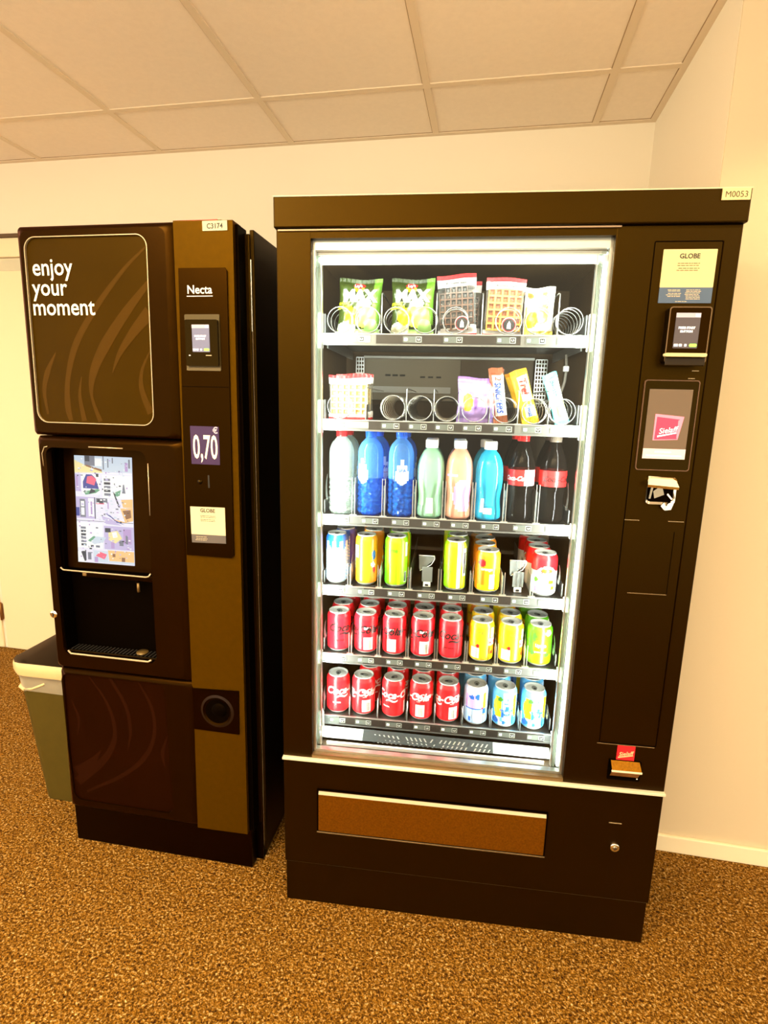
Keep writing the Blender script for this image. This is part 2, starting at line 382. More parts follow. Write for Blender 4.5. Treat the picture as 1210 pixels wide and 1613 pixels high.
# inner bright frame of the window
m = MB()
m.box(GX0, GX0+0.006, 0.016, 0.03, GZ0, GZ1, alu); m.box(GX1-0.006, GX1, 0.016, 0.03, GZ0, GZ1, alu); m.box(GX0, GX1, 0.016, 0.032, GZ1-0.020, GZ1, alu)
m.box(GX0, GX1, 0.016, 0.032, GZ0, GZ0+0.006, alu); m.build('window_frame', VM)
for nm, x0, x1 in (('led_strip', 0.066, 0.080), ('led_strip', 0.716, 0.730)):
    m = MB(); m.box(x0, x1, 0.036, 0.048, 0.475, 1.72, ledm, bev=0.002)
    xc = (x0+x1)/2
    for i in range(62): m.box(xc-0.0035, xc+0.0035, 0.0345, 0.0365, 0.49+0.02*i, 0.499+0.02*i, leddot)
    o = m.build(nm, VM)
    g = MB(); s_ = 1 if x0 < 0.3 else -1; xa = x1+0.003 if s_ > 0 else x0-0.003
    g.tube([(xa+s_*0.004, 0.04, 0.476), (xa+s_*0.004, 0.04, 1.72)], 0.004, lens_m, n=10); g.build('light_guide', o)
    g = MB(); g.box(xa+s_*0.010, xa+s_*0.0125, 0.034, 0.046, 0.476, 1.72, alu); g.build('strip_rail', o)
m = MB(); m.box(0.085, 0.715, 0.036, 0.056, 1.700, 1.714, ledm, bev=0.003); o = m.build('led_strip', VM)
g = MB(); g.box(0.080, 0.72, 0.034, 0.060, 1.715, 1.722, alu); g.build('strip_rail', o)
for x in (0.078, 0.72):
    m = MB(); m.box(x-0.012, x+0.012, 0.033, 0.05, 1.69, 1.722, clearp, bev=0.003); m.lathe([(0.0001, 0), (0.007, 0), (0.007, 0.006), (0.0001, 0.006)], whitep, n=16, axis='Y', c=(x, 0.028, 1.706)); m.build('corner_clip', VM)
def vlocal_light(name, loc, rot, sx, sy, p, col):
    o = area(name, loc, rot, sx, sy, p, col); o.parent = VM; return o
COOL = (0.90, 1.0, 0.90)
vlocal_light('led_light', (0.083, 0.045, 1.10), (0, rad(-62), rad(28)), 0.012, 1.22, 0, COOL)
for x, s_ in ((0.088, 1), (0.708, -1)):
    l = area('led_light', (x, 0.052, 1.10), (0, 0, 0), 1.22, 0.010, 9.5, COOL); l.parent = VM
    d = Vector((s_*1.0, 0.55, 0)); zax = -d.normalized(); xax = Vector((0, 0, 1)); yax = zax.cross(xax)
    l.matrix_local = Matrix.Translation((x, 0.052, 1.10)) @ Matrix((xax, yax, zax)).transposed().to_4x4()
l = area('led_light', (0.40, 0.060, 1.694), (0, 0, 0), 0.62, 0.010, 2.4, COOL); l.parent = VM
l.rotation_euler = (rad(25), 0, 0)
bpy.data.objects.remove(bpy.data.objects['led_light'])

# trays
TX0, TX1, TY = 0.0775, 0.716, 0.12
FLOORS = [1.556, 1.346, 1.098, 0.902, 0.704, 0.514]
DIVS = {0: [0.2245, 0.358, 0.4675, 0.5665, 0.6455], 1: [0.1885, 0.292, 0.3605, 0.4235, 0.4985, 0.5675, 0.6405]}
SPIR = {0: [(0.1205, 1), (0.1905, 1), (0.261, 1), (0.331, 1), (0.4045, 1), (0.531, 1), (0.600, 1), (0.672, 1)],
        1: [(0.121, 1), (0.2575, 1), (0.326, 1), (0.393, 1), (0.4615, 1), (0.536, 1), (0.6065, 1), (0.673, 1)]}
COLX = {2: [0.121, 0.199, 0.280, 0.359, 0.433, 0.510, 0.591, 0.671], 3: [0.110, 0.192, 0.274, 0.354, 0.435, 0.520, 0.600, 0.668],
        4: [0.1175, 0.195, 0.275, 0.354, 0.432, 0.516, 0.594, 0.671], 5: [0.1165, 0.191, 0.278, 0.357, 0.4325, 0.511, 0.590, 0.669]}
tagb = mat('price_tag_black', (24, 24, 22), 0.4); tagw = mat('price_tag_white', (235, 238, 232), 0.5)
for t, zf in enumerate(FLOORS):
    m = MB(); m.box(TX0+0.004, TX1-0.004, TY+0.003, 0.54, zf-0.004, zf, trayd)
    for s_, x in ((1, TX0), (-1, TX1)): m.box(x, x+s_*0.003, TY+0.02, 0.54, zf, zf+0.035 if t > 1 else zf+0.05, rail_m)
    if t < 2: m.box(TX0, TX0+0.004, TY+0.05, 0.54, zf-0.03, zf, rail_m); m.box(TX1-0.004, TX1, TY+0.05, 0.54, zf-0.03, zf, rail_m)
    tr = m.build('tray', VM)
    m = MB(); rh = 0.025; b0 = zf-rh
    m.box(TX0, TX1, TY-0.002, TY+0.003, b0, zf+0.001, rail_m, bev=0.0008); m.box(TX0, TX1, TY-0.004, TY-0.001, b0-0.002, b0+0.002, rail_m); m.box(TX0, TX1, TY-0.0035, TY-0.001, zf-0.001, zf+0.0012, alu)
    if t < 2:  # LED falloff painted on the rail: dark middle, bright left end
        m.box(TX0+0.135 if t == 0 else TX0+0.12, TX1-0.155, TY-0.0032, TY-0.0018, b0+0.0025, zf-0.0015, trayd)
        m.box(TX0+0.003, TX0+0.12, TY-0.0036, TY-0.002, b0+0.006, zf-0.004, whitep if t == 0 else alu)
    else: m.box(TX0+(0.115 if t < 5 else 0.05), TX1-(0.135 if t < 5 else 0.02), TY-0.0032, TY-0.0018, b0+0.0025, zf-0.0015, trayd)  # same painted falloff, dark middle on the lower rails
    m.build('price_rail', tr)
    # bracket ends
    for x, s_ in ((TX0, -1), (TX1, 1)):
        m = MB(); m.box(x, x+s_*0.014, TY-0.002, TY+0.012, b0-0.01, zf+(0.05 if t < 2 else 0.004), whitep, bev=0.002); m.build('rail_end', tr)
    cols = COLX.get(t) or [x for x, _ in SPIR[t]]
    for i, x in enumerate(cols):
        if t == 0 and i in (1, 3): continue
        m = MB(); x_ = x+0.01 if t > 1 else x+(0.045 if t == 0 and i < 4 else 0.0)
        y_ = TY-0.0038; zc = zf-0.012
        m.rect(x_-0.027, x_+0.0195, zc-0.0075, zc+0.0075, y_, mat('tag_strip', (86, 90, 84), 0.4)); m.rect(x_-0.024, x_-0.016, zc-0.0035, zc+0.0035, y_-0.0004, tagw)
        m.rect(x_+0.004, x_+0.0185, zc-0.0068, zc+0.0068, y_-0.0004, mat('tag_frame', (150, 154, 148), 0.4)); m.rect(x_+0.006, x_+0.0165, zc-0.005, zc+0.005, y_-0.0008, tagb)
        m.text('1,%d' % (2+(i*3+t) % 7), 0.0062, x_+0.011, zc-0.002, tagw, y=y_-0.0012, bold=0.0002)
        m.build('price_tag', tr)
    if t < 2:
        for x in DIVS[t]:
            m = MB(); hh = 0.095 if t == 0 else 0.078
            m.tube([(x, TY+0.004, zf), (x, TY+0.004, zf+hh), (x, TY+0.02, zf+hh+0.004), (x, 0.5, zf+hh+0.004)], 0.0016, alu, n=6)
            m.box(x-0.008, x+0.008, TY-0.001, TY+0.008, zf-0.0005, zf+0.002, alu); m.box(x-0.0004, x+0.0004, TY+0.02, 0.5, zf, zf+0.04, trayd); m.build('divider', tr)
        for i, (x, _) in enumerate(SPIR[t]):
            m = MB(); R_ = 0.0305; turns = 12 if (t == 0 and i == 7) else 9; n_ = 22*turns; L = 0.40; s0 = random.uniform(-0.6, 0.6)+PI*0.9
            m.tube([(x+R_*math.sin(s0+2*PI*k/22)*(1 if i % 2 else -1), TY+0.001+L*(max(0, k-20))/n_, zf+0.0335+R_*math.cos(s0+2*PI*k/22)) for k in range(n_)], 0.0012, mat('coil_wire', (150, 150, 146), 0.3, metal=0.85), n=6)
            m.build('spiral_coil', tr)
    else:
        hh = {2: 0.10, 3: 0.062, 4: 0.062, 5: 0.06}[t]
        xsd = [(cols[i]+cols[i+1])/2 for i in range(7)]
        for i, x in enumerate(xsd):
            m = MB()
            if t == 5: m.tube([(x+0.003, TY+0.004, zf), (x+0.003, TY+0.004, zf+hh)], 0.0012, alu, n=6)
            else:
                m.box(x-0.0045, x-0.003, TY+0.003, TY+0.006, zf, zf+hh, alu); m.box(x+0.003, x+0.0045, TY+0.003, TY+0.006, zf, zf+hh, alu)
                m.box(x-0.009, x+0.009, TY-0.001, TY+0.006, zf-0.0005, zf+0.003, alu)
            m.box(x-0.0004, x+0.0004, TY+0.01, 0.52, zf, zf+hh*0.8, clearp); m.build('divider', tr)
        for i, x in enumerate(cols):      # clear spring flaps which hold each column back
            if t == 3 and i in (3, 6): continue
            m = MB(); s_ = -1 if (i < 5 and t > 3) or t in (2, 3) else 1
            if i == 7: s_ = 1
            xx = x+s_*0.0355; P = []
            zt = {2: 0.105, 3: 0.085, 4: 0.088, 5: 0.078}[t]
            for k in range(9):
                u = k/8; P.append((xx+s_*(-0.001+0.003*math.sin(PI*u)), zf+0.035+(zt-0.035)*u, 0.011*(1-0.75*u**2)))
            fs = []
            for k in range(8):
                (xa, za, wa), (xb, zb, wb) = P[k], P[k+1]
                a = [m.bm.verts.new(p) for p in ((xa, TY+0.022-wa, za), (xa, TY+0.022+wa, za), (xb, TY+0.022+wb, zb), (xb, TY+0.022-wb, zb))]
                fs.append(m.bm.faces.new(a))
            m._take(fs, clearp, True); m.build('retaining_flap', tr)
        if t == 3:
            for x in (0.358, 0.600):
                m = MB(); y = TY+0.035
                m.box(x-0.012, x+0.016, y, y+0.003, zf+0.014, zf+0.056, frost, bev=0.001)
                m.box(x-0.008, x+0.012, y-0.004, y+0.003, zf+0.001, zf+0.014, whitep, bev=0.001); m.box(x-0.003, x+0.006, y-0.006, y-0.003, zf+0.004, zf+0.009, ink)
                m.prism([(x-0.020, zf+0.046), (x-0.010, zf+0.050), (x+0.022, zf+0.078), (x+0.022, zf+0.086), (x-0.022, zf+0.086)], y+0.004, y+0.006, clearp)
                m.tube([(x-0.018, y+0.003, zf+0.044), (x+0.012, y+0.003, zf+0.062), (x+0.021, y+0.003, zf+0.078), (x+0.020, y+0.003, zf+0.087), (x-0.022, y+0.003, zf+0.087)], 0.001, whitep, n=6)
                m.build('pusher', tr)
# vent plate and chute lip under the lowest tray
m = MB()
m.box(0.085, 0.71, 0.100, 0.30, 0.455, 0.458, trayd)
pl = [(0.082, 0.112, 0.484), (0.712, 0.112, 0.478), (0.712, 0.085, 0.462), (0.082, 0.085, 0.466)]
m.flat(pl[::-1], mat('vent_plate_metal', (150, 152, 148), 0.35, metal=0.6))
m.flat([(0.20, 0.1115, 0.4842), (0.56, 0.1115, 0.4802), (0.56, 0.0845, 0.4642), (0.20, 0.0845, 0.4658)][::-1], mat('vent_dark', (40, 42, 40), 0.4, metal=0.4))
for rw in range(2):
    for i in range(26):
        x = 0.225+i*0.0125+rw*0.006; sl = -1 if i < 13 else 1; z0 = 0.4755-0.008*rw; y0 = 0.100-0.011*rw
        m.flat([(x, y0-0.004-0.0012, z0-0.004), (x+0.004, y0-0.004-0.0012, z0-0.004), (x+0.004+sl*0.006, y0+0.003-0.0012, z0+0.002), (x+sl*0.006, y0+0.003-0.0012, z0+0.002)], alu if i % 7 else ink)
m.build('vent_plate', VM)
m = MB(); m.box(0.105, 0.69, 0.056, 0.062, 0.470-0.008, 0.478-0.006, whitep, bev=0.001); m.box(0.085, 0.72, 0.045, 0.09, 0.452, 0.4555, mat('chute_brown', (70, 56, 40), 0.4), bev=0.001); m.build('chute_lip', VM)
for x in (0.084, 0.722):
    m = MB(); m.prism([(x-0.006, 0.475), (x+0.006, 0.475), (x+0.004, 0.535), (x-0.002, 0.55)], 0.06, 0.10, clearp); m.lathe([(0.0001, 0), (0.004, 0), (0.004, 0.004), (0.0001, 0.004)], whitep, n=14, axis='Y', c=(x, 0.055, 0.50)); m.build('chute_side_bracket', VM)
m = MB(); m.tube([(0.705, 0.30, 1.53), (0.709, 0.30, 1.49), (0.707, 0.30, 1.46), (0.70, 0.30, 1.43)], 0.004, mat('grey_hose', (130, 124, 114), 0.5), n=8); m.box(0.70, 0.715, 0.295, 0.305, 1.485, 1.50, whitep, bev=0.002); m.build('sensor_cable', VM)

# right control column
m = MB(); m.ring(rr(0.8045, 0.9395, 0.58, 1.731, 0.003), rr(0.8065, 0.9375, 0.582, 1.729, 0.002), -0.0008, 0.002, black_in)
m.box(0.9385, 0.9400, -0.0012, 0.001, 0.6, 1.73, blackp); m.build('control_panel_seam', VM)
m = MB()   # sticker
m.prism(rr(0.824, 0.929, 1.6405, 1.7145, 0.001, 2), -0.0016, 0.0, yellowpaper); m.prism(rr(0.824, 0.929, 1.6095, 1.6405, 0.001, 2), -0.0016, 0.0, blueband)
m.text('GLOBE', 0.013, 0.8765, 1.697, ink, y=-0.002, bold=0.0003)
def lines(mb, x0, x1, zs, y, mt, h=0.0012, seed=3):
    rg = random.Random(seed)
    for z in zs:
        x = x0+rg.uniform(0, 0.004); e = x1-rg.uniform(0, 0.004)
        while x < e-0.002:
            wd = min(rg.uniform(0.003, 0.009), e-x); mb.rect(x, x+wd, z, z+h, y, mt); x += wd+0.0012
lines(m, 0.853, 0.900, (1.6865, 1.6825, 1.677, 1.673), -0.002, inkbrown)
lines(m, 0.838, 0.868, (1.635, 1.6325, 1.628, 1.625, 1.622), -0.002, paper, seed=5); lines(m, 0.874, 0.908, (1.635, 1.632, 1.629, 1.626, 1.623, 1.620, 1.617), -0.002, paper, seed=6); lines(m, 0.857, 0.885, (1.612,), -0.002, paper, seed=8)
m.build('info_sticker', VM)
m = MB()   # card reader
m.prism(rr(0.842, 0.9245, 1.487, 1.599, 0.006), -0.024, 0.0, blackp); m.ring(rr(0.842, 0.9245, 1.487, 1.599, 0.006), rr(0.844, 0.9225, 1.489, 1.597, 0.005), -0.0246, -0.023, mat('reader_edge', (110, 84, 52), 0.3, metal=0.3))
m.box(0.843, 0.922, -0.028, -0.024, 1.481, 1.498, mat('reader_foot', (36, 24, 4), 0.4, spec=0.2), bev=0.002)
rd = m.build('card_reader', VM)
def reader_screen(parent, x0, x1, z0, z1, y, bright):
    g = MB(); base = mat('reader_screen_%d' % bright, (60, 52, 56) if bright < 2 else (92, 92, 118), 0.3, emis=0.35 if bright < 2 else 0.55, ecol=(126, 104, 100) if bright < 2 else (128, 128, 150))
    wt = mat('screen_white', (240, 240, 245), 0.4, emis=0.9); gr = mat('screen_green', (150, 220, 90), 0.4, emis=0.7); pk = mat('screen_grey', (170, 160, 175), 0.4, emis=0.45)
    W_, H_ = x1-x0, z1-z0
    g.prism(rr(x0, x1, z0, z1, 0.001, 2), y, y+0.001, base)
    g.rect(x0, x1, z1-H_*0.13, z1, y-0.0004, pk); g.rect(x0+W_*0.78, x0+W_*0.97, z1-H_*0.11, z1-H_*0.03, y-0.0008, wt)
    g.text('PRESS START', W_*0.125, x0+W_*0.48, z0+H_*0.55, wt, y=y-0.0008, bold=0.0003, sx=0.95); g.text('BUTTON', W_*0.125, x0+W_*0.48, z0+H_*0.45, wt, y=y-0.0008, bold=0.0003)
    g.prism(rr(x0+W_*0.66, x0+W_*0.97, z0+H_*0.04, z0+H_*0.13, H_*0.03, 3), y-0.0008, y-0.0002, gr)
    for i, (a, b) in enumerate(((0.03, 0.20), (0.24, 0.36), (0.46, 0.55))): g.rect(x0+W_*a, x0+W_*b, z0+H_*0.05, z0+H_*0.12, y-0.0008, wt)
    return g.build('screen', parent)
reader_screen(rd, 0.8555, 0.9035, 1.5165, 1.5865, -0.0252, 1)
m = MB(); m.prism(rr(0.839, 0.921, 1.499, 1.506, 0.003), -0.036, -0.023, yellowpaper); m.build('card_slot_lip', rd)
m = MB()   # advert display
m.ring(rr(0.815, 0.9285, 1.258, 1.453, 0.006), rr(0.817, 0.9265, 1.260, 1.451, 0.005), -0.0045, 0, mat('display_rim', (96, 66, 44), 0.3, metal=0.3)); m.prism(rr(0.817, 0.9265, 1.260, 1.451, 0.005), -0.0035, 0, glossb)
di = m.build('display', VM)
g = MB(); bgm = mat('display_glow', (84, 66, 46), 0.3, emis=0.55, ecol=(126, 94, 64)); pink = mat('display_banner', (210, 180, 170), 0.4, emis=0.7, ecol=(224, 196, 184))
g.prism(rr(0.827, 0.916, 1.284, 1.4335, 0.0005, 2), -0.0046, -0.004, bgm); g.rect(0.827, 0.916, 1.284, 1.306, -0.005, pink)
wtx = mat('screen_white', (240, 240, 245)); rp = mat('display_red', (226, 50, 80), 0.4, emis=0.75, ecol=(228, 52, 84)); rpk = mat('display_pink', (240, 120, 140), 0.4, emis=0.8, ecol=(244, 130, 150))
lines(g, 0.848, 0.892, (1.298,), -0.0054, wtx, 0.002, 2); lines(g, 0.834, 0.910, (1.290,), -0.0054, wtx, 0.002, 4)
g.flat([(0.8445, -0.0052, 1.324), (0.896, -0.0052, 1.3265), (0.9045, -0.0052, 1.376), (0.8445, -0.0052, 1.381)], rpk)
g.flat([(0.8475, -0.0055, 1.326), (0.894, -0.0055, 1.328), (0.896, -0.0055, 1.370), (0.8485, -0.0055, 1.375)], rp)
g.flat([(0.893, -0.0057, 1.330), (0.896, -0.0057, 1.330), (0.9035, -0.0057, 1.372), (0.893, -0.0057, 1.368)], rpk)
g.text('Sielaff', 0.0165, 0.874, 1.341, wtx, y=-0.0060, shear=0.25, bold=0.0001, rot=9); g.flat([(0.853, -0.0060, 1.331), (0.892, -0.0060, 1.340), (0.892, -0.0060, 1.3425), (0.853, -0.0060, 1.3345)], wtx)
g.build('screen', di)
m = MB()   # coin slot: chromed funnel
fl = mat('chrome_dark', (150, 140, 125), 0.2, metal=0.9)
m.ring(rr(0.8425, 0.9055, 1.183, 1.244, 0.010), rr(0.8465, 0.9015, 1.188, 1.236, 0.008), -0.010, 0.001, chrome, yi0=-0.006)
m.prism(rr(0.8465, 0.9015, 1.188, 1.236, 0.008), -0.001, 0.001, black_in); cs = m.build('coin_slot', VM)
g = MB(); g.flat([(0.841, -0.020, 1.228), (0.907, -0.020, 1.224), (0.902, -0.004, 1.243), (0.846, -0.004, 1.245)], strip_m); g.flat([(0.841, -0.020, 1.228), (0.841, -0.018, 1.222), (0.907, -0.018, 1.218), (0.907, -0.020, 1.224)], chrome); g.build('hood', cs)
g = MB(); g.prism([(0.862, 1.196), (0.882, 1.205), (0.875, 1.226), (0.858, 1.212)], -0.008, -0.002, fl); g.prism([(0.850, 1.195), (0.854, 1.195), (0.858, 1.224), (0.853, 1.222)], -0.008, -0.002, fl)
g.prism([(0.884, 1.171), (0.897, 1.173), (0.901, 1.186), (0.896, 1.190), (0.889, 1.186)], -0.016, -0.004, chrome); g.prism([(0.876, 1.180), (0.884, 1.171), (0.889, 1.178), (0.882, 1.188)], -0.012, -0.004, chrome)
g.prism([(0.886, 1.206), (0.888, 1.209), (0.899, 1.197), (0.897, 1.194)], -0.012, -0.006, chrome); g.build('return_lever', cs)
m = MB()
for x0, x1, z in ((0.806, 0.838, 1.1435), (0.900, 0.934, 1.144), (0.830, 0.917, 0.9705), (0.80, 0.936, 0.578)): m.box(x0, x1, -0.0014, 0.001, z-0.0008, z+0.0008, mat('edge_glint', (150, 128, 96), 0.25, metal=0.6))  # pale metal strips paint the glints along the panel edges
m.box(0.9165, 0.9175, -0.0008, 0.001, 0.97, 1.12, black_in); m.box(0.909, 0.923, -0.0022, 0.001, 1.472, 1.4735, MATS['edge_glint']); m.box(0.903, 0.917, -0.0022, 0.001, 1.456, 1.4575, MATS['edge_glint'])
m.build('panel_edge_glints', VM)
m = MB(); m.prism(rr(0.8495, 0.8915, 0.537, 0.5765, 0.001, 2), -0.0018, 0, red); m.text('Sielaff', 0.0145, 0.871, 0.551, yellowpaper, y=-0.0022, shear=0.25, bold=0.0002, rot=9)
m.flat([(0.853, -0.0022, 0.543), (0.888, -0.0022, 0.551), (0.888, -0.0022, 0.553), (0.853, -0.0022, 0.546)], yellowpaper); m.build('logo_sticker', VM)
m = MB(); m.ring(rr(0.832, 0.910, 0.482, 0.538, 0.003), rr(0.836, 0.906, 0.487, 0.535, 0.002), -0.002, 0.003, black_in); m.box(0.836, 0.906, -0.0012, 0.0, 0.487, 0.535, black_in); cr = m.build('coin_return', VM)
g = MB(); g.flat([(0.837, -0.003, 0.536), (0.838, -0.016, 0.517), (0.908, -0.016, 0.517), (0.905, -0.003, 0.536)], steel); g.box(0.837, 0.909, -0.018, -0.014, 0.513, 0.5175, strip_m, bev=0.001)
g.flat([(0.838, -0.014, 0.513), (0.838, -0.004, 0.494), (0.905, -0.004, 0.494), (0.907, -0.014, 0.513)], steel); g.build('flap', cr)
g = MB(); g.lathe([(0.0001, -0.004), (0.0022, -0.003), (0.0022, 0)], chrome, n=12, axis='Y', c=(0.904, 0, 0.489)); g.build('pin', cr)
m = MB()   # delivery flap
m.ring(rr(0.092, 0.700, 0.235, 0.369, 0.002), rr(0.0965, 0.6955, 0.240, 0.3655, 0.0015), -0.002, 0.004, black_in); m.box(0.092, 0.700, -0.004, 0, 0.2345, 0.2375, MATS['edge_glint']); df = m.build('delivery_opening', VM)  # pale bar at the bottom is a painted highlight line
g = MB(); g.prism(rr(0.0965, 0.6955, 0.241, 0.352, 0.001, 2), -0.0035, 0.002, steel); g.flat([(0.0965, -0.0035, 0.352), (0.6955, -0.0035, 0.352), (0.6955, 0.002, 0.3655), (0.0965, 0.002, 0.3655)], mat('steel_lip', (206, 186, 150), 0.3, metal=0.8))
g.build('flap', df)
m = MB(); m.lathe([(0.0001, -0.004), (0.006, -0.0045), (0.0095, -0.005), (0.0115, -0.004), (0.0115, 0)], chrome, n=24, axis='Y', c=(0.8713, 0, 0.2872)); m.lathe([(0.0001, -0.0062), (0.0055, -0.006), (0.006, -0.004)], fl, n=20, axis='Y', c=(0.8713, 0, 0.2872))
m.box(0.8706, 0.872, -0.0066, -0.005, 0.2835, 0.291, ink); m.build('lock', VM)
m = MB(); m.box(0.850, 0.882, -0.002, 0.001, 0.3560, 0.3585, MATS['edge_glint'], bev=0.0008); m.build('label_slot', VM)
m = MB(); m.prism(rr(0.919, 0.9725, 1.8025, 1.8245, 0.001, 2), -0.0125, -0.0095, yellowpaper); m.text('M0053', 0.0158, 0.946, 1.8075, inkbrown, y=-0.0130, sx=1.0); m.build('number_label', VM)

# ------------------------------------------------------------------ coffee machine
KX, KY, KYAW = -0.7267, 0.0567, 0.01787
KM = empty('coffee_machine', (KX, KY, 0), KYAW)
tag(KM, 'bronze and black hot drinks machine with a bright touch screen and gold side strip', 'coffee machine')
m = MB(); m.box(0.012, 0.612, 0.05, 0.74, 0.0, 1.790, black, bev=0.003)
m.box(0.585, 0.600, 0.012, 0.06, 0.13, 1.800, black_in)
m.box(0.610, 0.6215, 0.055, 0.74, 0.03, 1.800, mat('side_panel_steel', (14, 7, 2), 0.45, spec=0.2, stint=BT, noise=0.1, nscale=12), bev=0.002)
m.build('cabinet', KM)
m = MB(); m.lathe([(0.0001, 0.006), (0.004, 0.005), (0.006, 0.0)], whitep, n=16, axis='Y', c=(0, 0, 0)); o = m.build('side_cap', KM); o.location = (0.6215, 0.16, 1.747); o.rotation_euler = (0, 0, rad(90))
m = MB(); m.box(0.6135, 0.6155, 0.049, 0.055, 1.56, 1.73, alu); m.box(0.6145, 0.6155, 0.050, 0.055, 0.05, 1.56, MATS['edge_glint']); m.build('door_seal', KM)
m = MB(); m.box(0.0, 0.592, 0.012, 0.06, 0.0, 0.130, blackp, bev=0.003); m.box(0.0, 0.612, 0.05, 0.08, 0.0, 0.13, blackp); m.build('plinth', KM)
# left door, three sections each with softly rounded sides
def softdoor(name, z0, z1, hole, prof, rad_h, skew=0.0, wl=0.0, wr=0.437, dome=0.0):
    g = MB(); N = 10
    # loft: outline ring at the front edge then inner ring
    outer = rr(wl, wr, z0, z1, 0.004, N, 0.008); mid1 = rr(wl+0.004, wr-0.006, z0+0.003, z1-0.004, 0.010, N, 0.008); mid2 = rr(wl+0.012, wr-0.026, z0+0.008, z1-0.014, 0.02, N, 0.008)
    loops = [(outer, 0.06), (outer, 0.010), (mid1, 0.000), (mid2, prof)]
    if hole: inner = rr(*hole, rad_h, N, skew); loops += [(inner, prof+0.0), (inner, prof+dome)]
    V = [[g.bm.verts.new((x, y, z)) for x, z in L] for L, y in loops]; n = len(outer); fs = []
    for a, b in zip(V, V[1:]):
        for i in range(n): fs.append(g.bm.faces.new((a[i], a[(i+1) % n], b[(i+1) % n], b[i])))
    if not hole: fs.append(g.bm.faces.new(V[-1]))
    g._take(fs, coffee_m, False)
    for f in fs[n:3*n]: f.smooth = True
    return g.build(name, KM)
softdoor('upper_door', 1.284, 1.8085, (0.0225, 0.3615, 1.319, 1.780, ), -0.004, 0.030, 0.009, dome=0.008)
softdoor('middle_door', 0.603, 1.282, (0.034, 0.330, 0.6495, 1.252), -0.008, 0.022, 0.004, dome=0.02)
softdoor('lower_door', 0.132, 0.601, (0.018, 0.352, 0.160, 0.585), -0.004, 0.028, -0.006, dome=0.006)
def ribbon(g, pts, ws, y, m, warp=None):
    # smooth strip through (x, z) points
    P = []; n = len(pts)
    for i in range(n-1):
        p0, p1, p2, p3 = pts[max(i-1, 0)], pts[i], pts[i+1], pts[min(i+2, n-1)]
        for k in range(8):
            t = k/8
            P.append(tuple(0.5*((2*p1[j])+(-p0[j]+p2[j])*t+(2*p0[j]-5*p1[j]+4*p2[j]-p3[j])*t*t+(-p0[j]+3*p1[j]-3*p2[j]+p3[j])*t**3) for j in (0, 1))+(ws[i]+(ws[i+1]-ws[i])*t,))
    P.append((*pts[-1], ws[-1])); L = []; 
    for i, (x, z, wd) in enumerate(P):
        a, b = P[max(i-1, 0)], P[min(i+1, len(P)-1)]; d = Vector((b[0]-a[0], b[1]-a[1])).normalized(); nn = Vector((-d.y, d.x))*wd/2
        L.append(((x+nn.x, y, z+nn.y), (x-nn.x, y, z-nn.y)))
    for a, b in zip(L, L[1:]):
        g.flat([a[0], b[0], b[1], a[1]], m)
    g.bm.normal_update()
m = MB(); m.prism(rr(0.0225, 0.3615, 1.319, 1.780, 0.030, 10, 0.009), 0.0005, 0.004, panel_m)
y = 0.0002
ribbon(m, [(0.368, 1.755), (0.30, 1.70), (0.215, 1.61), (0.150, 1.52), (0.118, 1.43), (0.112, 1.36), (0.118, 1.325)], [0.004, 0.010, 0.016, 0.018, 0.014, 0.018, 0.012], y, panel_sw)
ribbon(m, [(0.367, 1.67), (0.30, 1.60), (0.235, 1.52), (0.195, 1.45), (0.185, 1.39), (0.205, 1.325)], [0.012, 0.024, 0.03, 0.022, 0.008, 0.014], y-0.0002, panel_sw)
ribbon(m, [(0.366, 1.60), (0.32, 1.555), (0.275, 1.50), (0.25, 1.45)], [0.035, 0.025, 0.014, 0.001], y-0.0004, panel_sw)
ribbon(m, [(0.365, 1.515), (0.335, 1.46), (0.33, 1.41), (0.352, 1.35)], [0.002, 0.008, 0.014, 0.02], y, panel_sw)
ribbon(m, [(0.09, 1.50), (0.06, 1.45), (0.045, 1.40), (0.05, 1.34)], [0.002, 0.016, 0.012, 0.006], y, panel_sw)
ribbon(m, [(0.16, 1.44), (0.15, 1.39), (0.158, 1.325)], [0.002, 0.010, 0.016], y-0.0002, panel_sw)
up = m.build('upper_panel', KM)
m = MB(); m.ring(rr(0.0215, 0.3625, 1.318, 1.781, 0.031, 10, 0.009), rr(0.0235, 0.3605, 1.320, 1.779, 0.029, 10, 0.009), -0.0055, 0.0, mat('panel_rim', (190, 172, 140), 0.3, metal=0.5)); m.build('panel_rim', KM)  # pale ring draws the highlight along the panel rim
m = MB()
for s_, x, z in (('enjoy', 0.0440, 1.690), ('your', 0.0400, 1.6415), ('moment', 0.0345, 1.5935)): m.text(s_, 0.0585, x, z, cream, y=-0.0010, align='LEFT', bold=0.0006, sx=0.90)
m.build('lettering', up)
m = MB(); m.prism(rr(0.018, 0.352, 0.160, 0.585, 0.028, 10, -0.006), 0.0005, 0.004, low_m)
ribbon(m, [(0.10, 0.583), (0.15, 0.51), (0.172, 0.44), (0.165, 0.37), (0.12, 0.30), (0.03, 0.22)], [0.004, 0.008, 0.012, 0.016, 0.024, 0.03], 0.0002, low_sw)
ribbon(m, [(0.17, 0.583), (0.215, 0.50), (0.225, 0.42), (0.21, 0.35)], [0.010, 0.012, 0.010, 0.002], 0.0, low_sw)
ribbon(m, [(0.26, 0.583), (0.30, 0.50), (0.30, 0.41), (0.26, 0.33), (0.18, 0.26), (0.06, 0.19)], [0.004, 0.010, 0.012, 0.016, 0.012, 0.008], 0.0, low_sw)
